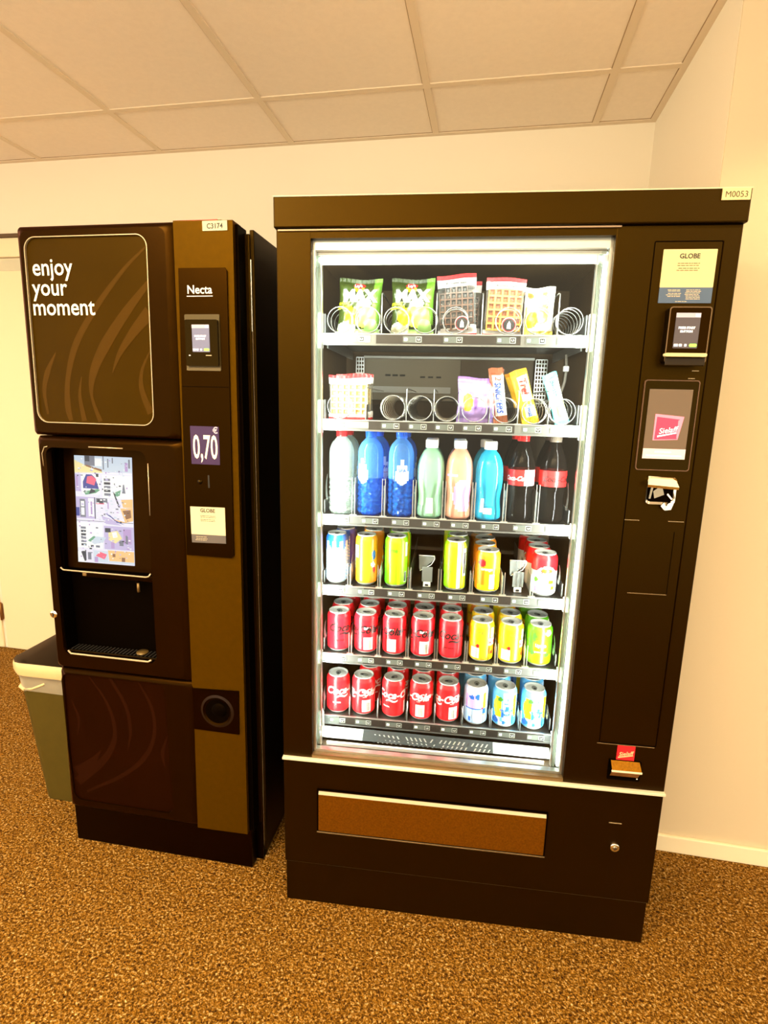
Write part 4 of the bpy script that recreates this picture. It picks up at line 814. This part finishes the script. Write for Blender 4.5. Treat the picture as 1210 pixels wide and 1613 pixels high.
can_col(3, 7, ['fruit']*4, [0, 70, -50, 160], 'Short red and white fruit can', SH[3], [0, -0.006, -0.002, -0.010])
zs = [[14, 10, -30], [-100, -60, 10], [-128, -80, 0], [-108, 40, -20], [-10, 60, 20]]
for i in range(5): can_col(4, i, ['zero']*3, zs[i], 'Red cola can with black script', SH[4], [0, 0.001*(i-2)*0.5, 0.006-0.002*i])
can_col(4, 5, ['peach']*3, [0, 30, -40], 'Yellow and orange iced tea can', SH[4], [0, 0.006, -0.004])
can_col(4, 6, ['peach']*3, [8, 10, 60], 'Yellow and orange iced tea can', SH[4], [0, 0.004, -0.006])
can_col(4, 7, ['green']*3, [-2, 30, -40], 'Green iced tea can', SH[4], [0, 0.002, -0.008])
can_col(5, 0, ['cola'], [4], 'Red cola can with white script, standing alone', SH[5])
cs_ = [[-96, 30], [-34, 20], [-122, 60], [-90, -20]]
for i in range(4): can_col(5, i+1, ['cola']*2, cs_[i], 'Red cola can with white script', SH[5], [0, 0.010-0.004*i])
can_col(5, 5, ['lemonback', 'lemon', 'lemon'], [0, 60, 140], ['Lavender blue can with a white label', 'Light blue and yellow can', 'Light blue can, mostly hidden'], SH[5], [0, 0.0, -0.02])
can_col(5, 6, ['lemon']*3, [0, 60, -80], 'Light blue and yellow can', SH[5], [0, -0.010, 0.0])
can_col(5, 7, ['lemon']*3, [4, 50, -80], 'Light blue and yellow can', SH[5], [0, 0.004, -0.012])

# bottles
def bott(name, prof, ms, paint, cap_m, cap, extra=None, sq=0.0, liquid=None):
    root = empty(name); g = MB(); g.lathe(prof, ms, n=48, paint=paint, sq=sq)
    if name == 'water_bottle':      # pressed facets in the lower half
        for v in g.bm.verts:
            if 0.010 < v.co.z < 0.098: th = math.atan2(v.co.x, -v.co.y); k = 1+0.035*math.sin(9*th+v.co.z*260)*math.sin(v.co.z*330-5*th); v.co.x *= k; v.co.y *= k
    if extra: extra(g)
    g.build('body', root)
    if liquid: 
        g = MB(); pr, lm, zl = liquid; q = [(max(r-0.0015, 0.0001), z+0.001) for r, z in pr if z < zl]; q.append((0.0001, q[-1][1])); g.lathe(q, lm, n=32); g.build('drink', root)
    g = MB(); r_, z0, z1 = cap; N = 36
    g.lathe([(r_*1.02, z0), (r_*1.02, z0+0.003), (r_, z0+0.0035), (r_*0.98, z1-0.0015), (r_*0.9, z1), (0.0001, z1)], cap_m, n=N)
    for k in range(18):
        a = 2*PI*k/18; g.box(-0.0005, 0.0005, -r_-0.0006, -r_+0.001, z0+0.005, z1-0.002, cap_m); vs = list(g.bm.verts)[-8:]
        bmesh.ops.rotate(g.bm, verts=vs, cent=(0, 0, 0), matrix=Matrix.Rotation(a, 3, 'Z'))
    g.build('cap', root)
    return root
def smoothprof(pts, n=5):
    out = []; L = len(pts)
    for i in range(L-1):
        p0, p1, p2, p3 = pts[max(i-1, 0)], pts[i], pts[i+1], pts[min(i+2, L-1)]
        for k in range(n):
            t = k/n; r = 0.5*((2*p1[0])+(-p0[0]+p2[0])*t+(2*p0[0]-5*p1[0]+4*p2[0]-p3[0])*t*t+(-p0[0]+3*p1[0]-3*p2[0]+p3[0])*t**3)
            out.append((max(r, 0.0001), p1[1]+(p2[1]-p1[1])*t))
    out.append(pts[-1]); return out
waterp = [(0.0001, 0.006), (0.020, 0.002), (0.028, 0.0), (0.033, 0.006)]+[(0.0335-(0.0022 if i % 2 else 0), 0.012+0.007*i) for i in range(13)]+[(0.0335, 0.105), (0.0335, 0.150), (0.0325, 0.170), (0.026, 0.188), (0.0165, 0.199), (0.0125, 0.204), (0.0125, 0.208)]
wp = waterp[:3]+smoothprof(waterp[3:], 3)
b_blue = clear('blue_bottle_plastic', (120, 190, 250), 0.22, rough=0.08, body=(110, 186, 248), rise=0.4); b_blue2 = clear('blue_bottle_deep', (50, 120, 225), 0.30, rough=0.05, body=(30, 110, 225), rise=0.4, bump=0.8, bscale=90)
b_clr = clear('clear_bottle_plastic', (232, 240, 236), 0.16, rough=0.06, body=(226, 236, 230), rise=0.35); b_clr2 = clear('clear_bottle_ribs', (225, 235, 230), 0.16, rough=0.06, body=(226, 236, 230), rise=0.45, bump=0.8, bscale=90) 
def tear(th, z, c=-30):
    u = (th-c)/32; v = (z-0.114)/0.030
    if v > 0: return abs(u) < max(0, (1-v*0.72)) and v < 1.35
    return u*u+v*v < 1
labw = P('label_white', (240, 244, 250)); labt = clear('label_tint', (190, 210, 230), 0.5, body=(200, 215, 235))
def wpaint(c): return lambda th, z: (1 if tear(th, z, c) else (2 if z < 0.100 else 0))
B = {}
B['blue'] = bott('water_bottle', wp, [b_blue, labw, b_blue2], wpaint(0), P('cap_blue', (24, 96, 220)), (0.0145, 0.204, 0.222), lambda g: (g.text('SPA', 0.012, 0.0, 0.118, p_blue, R=lambda z: 0.0342, bold=0.0004), g.text('~~~', 0.012, 0.0, 0.104, p_red, R=lambda z: 0.0342)), sq=0.02)
B['clear'] = bott('water_bottle', wp, [b_clr, labw, b_clr2], wpaint(0), P('cap_red', (228, 40, 44)), (0.0145, 0.204, 0.222), lambda g: (g.text('SPA', 0.012, 0.0, 0.122, p_pink, R=lambda z: 0.0342, bold=0.0003), g.text('~~~', 0.012, 0.0, 0.104, p_red, R=lambda z: 0.0342)), sq=0.02)
sp = smoothprof([(0.027, 0.0), (0.0335, 0.006), (0.034, 0.022), (0.0315, 0.045), (0.0315, 0.062), (0.0350, 0.095), (0.0355, 0.112), (0.0345, 0.135), (0.030, 0.155), (0.022, 0.171), (0.0145, 0.180), (0.0135, 0.184)], 4)
sp = [(0.0001, 0.006), (0.018, 0.002)]+sp
def sport(tint, body, patch): 
    bm_ = clear('sport_%s' % str(body), tint, 0.62, rough=0.12, body=body)
    return bm_
s_green, s_peach, s_blue = sport((190, 225, 205), (150, 200, 170), 0), sport((240, 200, 180), (240, 176, 150), 0), sport((110, 200, 235), (40, 178, 226), 0)
def spaint(kind):
    def f(th, z):
        if kind == 'green': return 1 if -70 < th < -28 and 0.035 < z < 0.10 else (2 if -12 < th < 14 and 0.012 < z < 0.052 else 0)
        if kind == 'peach': return 1 if ((th-20)/48)**2+((z-0.062)/0.042)**2 < 1 else (3 if -60 < th < -5 and 0.112 < z < 0.120 else 0)
        return 2 if (-35 < th < -20 and 0.02 < z < 0.058) or (-20 < th < 14 and 0.016 < z < 0.032) else (1 if -16 < th < 20 and 0.04 < z < 0.15 else 0)
    return f
capw = P('cap_white', (246, 248, 248))
txtg = lambda col, th: (lambda g: [g.text('mwmw', 0.004, 0, 0.018+0.006*i, ink, R=lambda z: 0.0352, th0=th) for i in range(5)])
B['green'] = bott('sports_drink_bottle', sp, [s_green, P('label_green', (150, 226, 150)), labw], spaint('green'), capw, (0.0160, 0.182, 0.203), txtg(0, 0))
B['peach'] = bott('sports_drink_bottle', sp, [s_peach, P('label_pink', (244, 170, 226)), labw, p_lav], spaint('peach'), capw, (0.0160, 0.182, 0.203), None)
B['aqua'] = bott('sports_drink_bottle', sp, [s_blue, P('label_aqua', (34, 160, 220)), labw], spaint('aqua'), capw, (0.0160, 0.182, 0.203), txtg(0, -8))
cp = smoothprof([(0.027, 0.0), (0.031, 0.006), (0.0325, 0.020), (0.0315, 0.045), (0.0300, 0.065), (0.0325, 0.084), (0.0340, 0.095), (0.0340, 0.135), (0.0325, 0.150), (0.027, 0.170), (0.019, 0.190), (0.0135, 0.204), (0.0128, 0.210)], 4)
cp = [(0.0001, 0.010), (0.012, 0.003)]+cp
b_cola = clear('cola_bottle_plastic', (130, 122, 112), 0.16, rough=0.04, body=(34, 28, 24), rise=0.45, bump=0.15, bscale=30); col_lab = P('cola_label', (228, 34, 34)); cola_liq = mat('cola_drink', (22, 10, 6), 0.15)
cpaint = lambda th, z: (2 if 0.095 < z < 0.133 and -20 < th < 60 else 1) if 0.095 < z < 0.133 and (th < 130 or th > -130) else 0
cpaint2 = lambda th, z: 1 if 0.098 < z < 0.132 else 0
B['cola'] = bott('cola_bottle', cp, [b_cola, col_lab, labw], lambda th, z: (2 if 5 < th < 70 else 1) if 0.095 < z < 0.133 else 0, P('cap_cola', (226, 36, 38)), (0.0148, 0.206, 0.224), lambda g: g.text('Coca-Cola', 0.016, 0, 0.108, p_white, R=lambda z: 0.0346, shear=0.35, bold=0.0006, th0=-32, sx=0.9))
B['colazero'] = bott('cola_bottle', cp, [b_cola, col_lab, labw], lambda th, z: 1 if 0.097 < z < 0.133 else 0, P('cap_smoke', (120, 108, 96), 0.2), (0.0148, 0.206, 0.224), lambda g: g.text('Coca-Cola', 0.019, 0.006, 0.108, p_black, R=lambda z: 0.0346, shear=0.35, bold=0.0006, th0=0, sx=0.9))
bu = {k: False for k in B}
BS = [('clear', -12+22, 'Clear water bottle with a red cap'), ('blue', -34, 'Blue water bottle with a white drop label turned left'), ('blue', 10, 'Blue water bottle with a white drop label facing forward'), ('green', 0, 'Pale green sports drink bottle with a white cap'),
      ('peach', 0, 'Peach sports drink bottle with a pink label and white cap'), ('aqua', 0, 'Bright blue sports drink bottle with a white cap'), ('cola', 0, 'Dark cola bottle with a red cap and red and white label'), ('colazero', 0, 'Dark cola bottle with a dark cap and red label')]
for i, (k, sp_, lab) in enumerate(BS):
    for d in range(2):
        o = take(B, bu, k); put(o, COLX[2][i]+d*(0.004, 0.010, 0.004, 0.0, 0, -0.006, -0.006, 0.0)[i], TY+0.006+0.035+d*0.072, FLOORS[2], sp_+d*75, lab+(', at the front' if d == 0 else ', standing behind'), 'bottle', 'drink bottles on the bottle shelf')

# snacks -------------------------------------------------------------
def pillow(w_, h_, t_, ms, paint, nu=30, nv=40, crimp=0.012, wav=0.002, seed=1, trans=None, side=0.0, top_tilt=0.0):
    """soft pack standing on z=0 and facing -y; paint(u, v) -> index, u and v in 0..1"""
    rg = random.Random(seed); ph = rg.uniform(0, 6); g = MB()
    def P3(u, v, s):
        x = (u-0.5)*w_; z = v*h_; e = min(1, (min(v*h_, (1-v)*h_)-crimp*0.8)/0.03); e = max(0, e); ex = max(0, min(1, min(u, 1-u)*w_/(0.016)))
        b = (math.sin(PI*0.5*e)**0.8)*(math.sin(PI*0.5*ex)**0.6)
        wr = wav*(math.sin(u*17+v*9+ph)+0.6*math.sin(u*31-v*21+ph*2)+0.5*math.sin(v*37+ph))
        x *= 1-0.05*e*(1-abs(2*v-1)**2)+0.0
        xx = x+top_tilt*(v-0.5)*h_
        y = s*(t_/2*b)+s*wr*min(b+0.15, 1)
        if v*h_ < crimp or (1-v)*h_ < crimp: y = 0.0008*s+0.0010*math.sin(u*60)+wav*math.sin(u*7+ph)*1.5
        return (xx, y, z+(0.003*math.sin(u*6+ph) if v > 0.5 else 0)*min(1, wav*500))
    for s in (-1, 1):
        V = [[g.bm.verts.new(P3(i/nu, j/nv, s)) for i in range(nu+1)] for j in range(nv+1)]
        for j in range(nv):
            for i in range(nu):
                q = (V[j][i], V[j][i+1], V[j+1][i+1], V[j+1][i]); f = g.bm.faces.new(q if s < 0 else q[::-1])
                f.material_index = g.mi(ms[paint((i+0.5)/nu, (j+0.5)/nv) if s < 0 else 0]); f.smooth = True
    fr = lambda x, z: P3(min(1, max(0, (x-top_tilt*(z-0.5*h_))/w_+0.5)), min(1, max(0, z/h_)), -1)[1]-0.0026
    return g, fr
def inC(u, v, cu, cv, ru, rv): return ((u-cu)/ru)**2+((v-cv)/rv)**2 < 1
# crisp bags
F1, F2 = FLOORS[0], FLOORS[1]
foil = P('bag_green', (42, 54, 12), 0.3); foil2 = P('bag_leaf', (96, 140, 40), 0.3); chip = P('crisp_yellow', (226, 226, 90), 0.4); pale = P('pale_onion', (236, 238, 206), 0.4); lgr = P('bag_light_green', (170, 216, 130), 0.35)
def crisp_paint(u, v):
    if inC(u, v, .33, .33, .17, .15): return 2
    if inC(u, v, .22, .13, .22, .10): return 4
    if inC(u, v, .80, .16, .16, .13): return 5
    if inC(u, v, .62, .56, .17, .10): return 4 if v > .5 else 3
    if inC(u, v, .62, .34, .30, .20): return 3
    if inC(u, v, .48, .88, .13, .05): return 6
    if inC(u, v, .48, .82, .12, .05): return 2
    if u > .82 and v > .2: return 1
    if v < .12: return 5
    return 0
def crisp(seed, tilt):
    root = empty('crisp_bag'); g, fr = pillow(0.108, 0.136, 0.038, [foil, foil2, P('sun_yellow', (246, 220, 20)), chip, pale, lgr, p_red], crisp_paint, nu=44, nv=52, seed=seed, wav=0.0018, top_tilt=tilt)
    g.text('MAX', 0.038, tilt*0.02, 0.080, p_white, bold=0.0022, warp=fr, sx=0.98); g.text("Lay's", 0.010, -0.002, 0.114, p_white, bold=0.0003, warp=fr); g.text('PATAT', 0.009, -0.036, 0.071, p_lemon, bold=0.0004, warp=fr, rot=6); g.text('OIGNON', 0.009, -0.036, 0.062, p_lemon, bold=0.0004, warp=fr, rot=6)
    g.build('bag', root); return root
put(crisp(3, 0.05), 0.163, TY+0.045, F1+0.001, 4, 'Green crisp bag with white MAX lettering, leftmost on the top shelf', 'crisp bag', 'crisp bags on the top shelf')
put(crisp(8, 0.0), 0.297, TY+0.045, F1+0.001, -3, 'Green crisp bag with white MAX lettering, beside the dark waffle', 'crisp bag', 'crisp bags on the top shelf')
# waffles
film = clear('wrapper_film', (250, 248, 244), 0.03, rough=0.1, body=(240, 240, 236), rise=0.25)
def waffle_pack(w_, h_, wm, wm2, seed, brand, rot=0, nx=6, nz=7, logo=True):
    root = empty('packed_waffle')
    def paint(u, v):
        if v > 0.93: return 1
        if v > 0.80: return 2
        if v < 0.05: return 1
        if v < 0.12+0.06*u: return 2
        return 0
    g, fr = pillow(w_, h_, 0.030, [film, P('wrap_red', (224, 40, 44)), P('wrap_white', (240, 238, 236))], paint, nu=26, nv=44, seed=seed, wav=0.0012)
    g.text(brand, 0.0085, 0.0, h_*0.84, ink, bold=0.0001, warp=fr, shear=0.3)
    if logo:
        lx, lz = w_*0.14, h_*0.20
        for r, mt, dy in ((0.0175, p_white, -0.0013), (0.0165, P('wrap_red', (0, 0, 0)), -0.0017), (0.0145, ink, -0.0021)):
            v_ = [(lx+r*math.cos(2*PI*k/28), fr(lx, lz)+dy, lz+r*math.sin(2*PI*k/28)) for k in range(28)]; g.flat(v_, mt)
        y_ = fr(lx, lz)-0.0027
        g.prism([(lx-0.005, lz-0.009), (lx+0.005, lz-0.009), (lx+0.004, lz+0.002), (lx, lz+0.009), (lx-0.004, lz+0.002)], y_, y_+0.0004, p_white)
    g.build('wrapper', root)
    g = MB(); wx, wz = w_*0.86, h_*0.70; z0 = h_*0.10; cx = wx/nx; cz_ = wz/nz
    for i in range(nx):
        for j in range(nz):
            u, v = (i+.5)/nx*2-1, (j+.5)/nz*2-1
            if abs(u)**3+abs(v)**3 > 1.1: continue
            x0 = -wx/2+i*cx; zz = z0+j*cz_; a = 0.12*cx; yf, yd = -0.012, -0.005
            O = [(x0, yf, zz), (x0+cx, yf, zz), (x0+cx, yf, zz+cz_), (x0, yf, zz+cz_)]; I = [(x0+a, yf, zz+a), (x0+cx-a, yf, zz+a), (x0+cx-a, yf, zz+cz_-a), (x0+a, yf, zz+cz_-a)]; b_ = 0.28*cx
            D = [(x0+b_, yd, zz+b_), (x0+cx-b_, yd, zz+b_), (x0+cx-b_, yd, zz+cz_-b_), (x0+b_, yd, zz+cz_-b_)]
            for k in range(4):
                q = (k+1) % 4; g.flat([O[k], O[q], I[q], I[k]], wm); g.flat([I[k], I[q], D[q], D[k]], wm2)
            g.flat(D, wm2); g.box(x0, x0+cx, -0.004, 0.008, zz, zz+cz_, wm2)
            for k in range(4):
                q = (k+1) % 4; a3 = (O[k][0], -0.004, O[k][2]); b3 = (O[q][0], -0.004, O[q][2]); g.flat([a3, b3, O[q], O[k]], wm)
    g.build('waffle', root); return root
choc, choc2 = P('chocolate', (84, 54, 40), 0.3), P('chocolate_dark', (34, 20, 14), 0.35); gold, gold2 = P('waffle_gold', (226, 164, 66), 0.5), P('waffle_pocket', (160, 96, 30), 0.5)
o = waffle_pack(0.096, 0.146, choc, choc2, 5, "Brusselse wafel", nx=6, nz=7); put(o, 0.410, TY+0.045, F1+0.001, -5, 'Chocolate covered waffle in a clear and red wrapper on the top shelf', 'waffle', 'waffles in spirals'); o.rotation_euler.y = rad(-3)
o = waffle_pack(0.096, 0.138, gold, gold2, 6, "Brusselse wafel", nx=5, nz=6); put(o, 0.519, TY+0.045, F1+0.001, 3, 'Golden waffle in a clear and red wrapper on the top shelf', 'waffle', 'waffles in spirals'); o.rotation_euler.y = rad(2)
o = waffle_pack(0.112, 0.112, P('waffle_cream', (240, 222, 150), 0.5), P('waffle_cream2', (226, 190, 110), 0.5), 9, "", nx=6, nz=5, logo=False); put(o, 0.140, TY+0.045, F2+0.001, 0, 'Pale waffle in a clear and red wrapper, leftmost on the second shelf', 'waffle', 'waffles in spirals')
# a second pack behind each waffle
o = waffle_pack(0.090, 0.140, choc, choc2, 15, "Brusselse wafel"); put(o, 0.422, TY+0.085, F1+0.001, -2, 'Chocolate waffle pack standing behind the front chocolate waffle', 'waffle', 'waffles in spirals')
o = waffle_pack(0.100, 0.118, MATS['print_waffle_cream'], MATS['print_waffle_cream2'], 19, "", logo=False); put(o, 0.146, TY+0.085, F2+0.001, 2, 'Waffle pack standing behind the pale waffle on the second shelf', 'waffle', 'waffles in spirals')
# small white and yellow bag
root = empty('snack_bag')
g, fr = pillow(0.070, 0.116, 0.026, [P('bag_white', (244, 240, 226)), P('bag_butter', (238, 228, 110)), P('bag_orange', (232, 104, 50)), P('bag_lime', (190, 214, 90)), P('bag_sun', (246, 206, 40))], lambda u, v: 2 if inC(u, v, .16, .84, .11, .07) else 3 if inC(u, v, .66, .86, .10, .05) else 4 if inC(u, v, .22, .34, .2, .17) else 1 if (v < .12 or (u < .14 and v < .6)) or inC(u, v, .55, .46, .3, .2) else 0, seed=12, nu=30, nv=40)
g.text('PENNE', 0.014, 0.010, 0.075, P('faint_red', (214, 120, 100)), warp=fr, rot=-90, bold=0.0003); g.build('bag', root)
put(root, 0.606, TY+0.045, F1+0.001, 0, 'Small white and yellow snack bag beside the golden waffle', 'snack bag')
# purple pouch
root = empty('chocolate_pouch')
g, fr = pillow(0.098, 0.112, 0.030, [P('pouch_lavender', (176, 150, 232)), P('pouch_yellow', (236, 196, 70)), P('pouch_coral', (226, 140, 150)), P('pouch_white', (234, 222, 240)), P('pouch_violet', (150, 110, 222))], lambda u, v: 4 if v > .95 else 1 if inC(u, v, .26, .44, .14, .20) and u+0.3*v > .26 else 2 if u > .78 and .38 < v < .84 else 3 if inC(u, v, .72, .48, .12, .12) else 4 if .42 < u < .5 and .3 < v < .6 else 0, seed=21, wav=0.0016)
g.text('milka', 0.016, 0.004, 0.058, P('pouch_white', (0, 0, 0)), warp=fr, rot=-90, bold=0.0006, shear=0.2); g.build('bag', root)
put(root, 0.467, TY+0.045, F2+0.001, 2, 'Lavender purple chocolate pouch on the second shelf', 'pouch')
# bars
def bar(name, w_, h_, ms, paint, txts, seed):
    root = empty(name); g, fr = pillow(w_, h_, 0.018, ms, paint, nu=16, nv=60, crimp=0.012, seed=seed, wav=0.0008)
    for (s, size, x, z, mt, sh, bd, sx) in txts: g.text(s, size, x, z, mt, warp=fr, rot=-90, shear=sh, bold=bd, sx=sx)
    g.build('wrapper', root); return root
brn, brn2 = P('bar_brown', (150, 84, 56)), P('bar_brown2', (110, 60, 40))
sn = lambda: bar('chocolate_bar', 0.036, 0.138, [brn, P('bar_white', (240, 238, 236)), brn2], lambda u, v: 0 if v > .86 or v < .13 else (1 if .17 < u < .97 else 0), [('SNICKERS', 0.0215, -0.0065, 0.064, P('bar_blue', (34, 76, 168)), 0.15, 0.0007, 0.80), ('2', 0.020, -0.004, 0.112, brn2, 0.3, 0.0004, 1.0)], 31)
o = sn(); put(o, 0.531, TY+0.045, F2+0.001, 0, 'Brown and white chocolate bar with blue letters, standing in front', 'chocolate bar', 'chocolate bars on the second shelf'); o.rotation_euler.y = rad(-9)
o = copy_tree(o); put(o, 0.508, TY+0.080, F2+0.001, 8, 'Brown chocolate bar behind the blue lettered one', 'chocolate bar', 'chocolate bars on the second shelf'); o.rotation_euler.y = rad(4)
tw = lambda: bar('peanut_bar', 0.042, 0.138, [P('bar_gold', (240, 206, 50)), P('bar_cream', (246, 232, 190)), P('bar_goldd', (206, 150, 30))], lambda u, v: 2 if v > .93 or v < .06 else (1 if .30 < u < .95 and .14 < v < .88 and not (.34 < v < .44) else 0), [('Tref', 0.026, -0.004, 0.096, P('bar_red', (222, 44, 40)), 0.1, 0.0010, 0.9), ('Twist', 0.016, -0.001, 0.036, MATS['print_bar_blue'], 0.1, 0.0005, 0.9)], 33)
o = tw(); put(o, 0.607, TY+0.045, F2+0.001, 0, 'Yellow wrapped chocolate bar with red letters, leaning left', 'chocolate bar', 'chocolate bars on the second shelf'); o.rotation_euler.y = rad(-18)
o = copy_tree(o); put(o, 0.602, TY+0.082, F2+0.001, 5, 'Yellow wrapped bar behind the front yellow bar', 'chocolate bar', 'chocolate bars on the second shelf'); o.rotation_euler.y = rad(-20)
o = bar('coconut_bar', 0.036, 0.132, [P('bar_aqua', (90, 196, 208)), P('bar_pale', (226, 236, 226)), P('bar_oat', (200, 186, 120))], lambda u, v: 0 if v > .88 or v < .08 or u < .06 else (2 if .3 < v < .48 and u > .3 or inC(u, v, .5, .25, .4, .1) else 1), [('Balisto', 0.017, -0.004, 0.094, P('bar_slate', (70, 100, 110)), 0.1, 0.0006, 0.9), ('crunch', 0.014, -0.003, 0.046, P('bar_slate', (0, 0, 0)), 0.1, 0.0004, 0.9)], 35)
put(o, 0.684, TY+0.045, F2+0.001, 0, 'Turquoise and white wrapped bar leaning left at the right end', 'chocolate bar', 'chocolate bars on the second shelf'); o.rotation_euler.y = rad(-19)
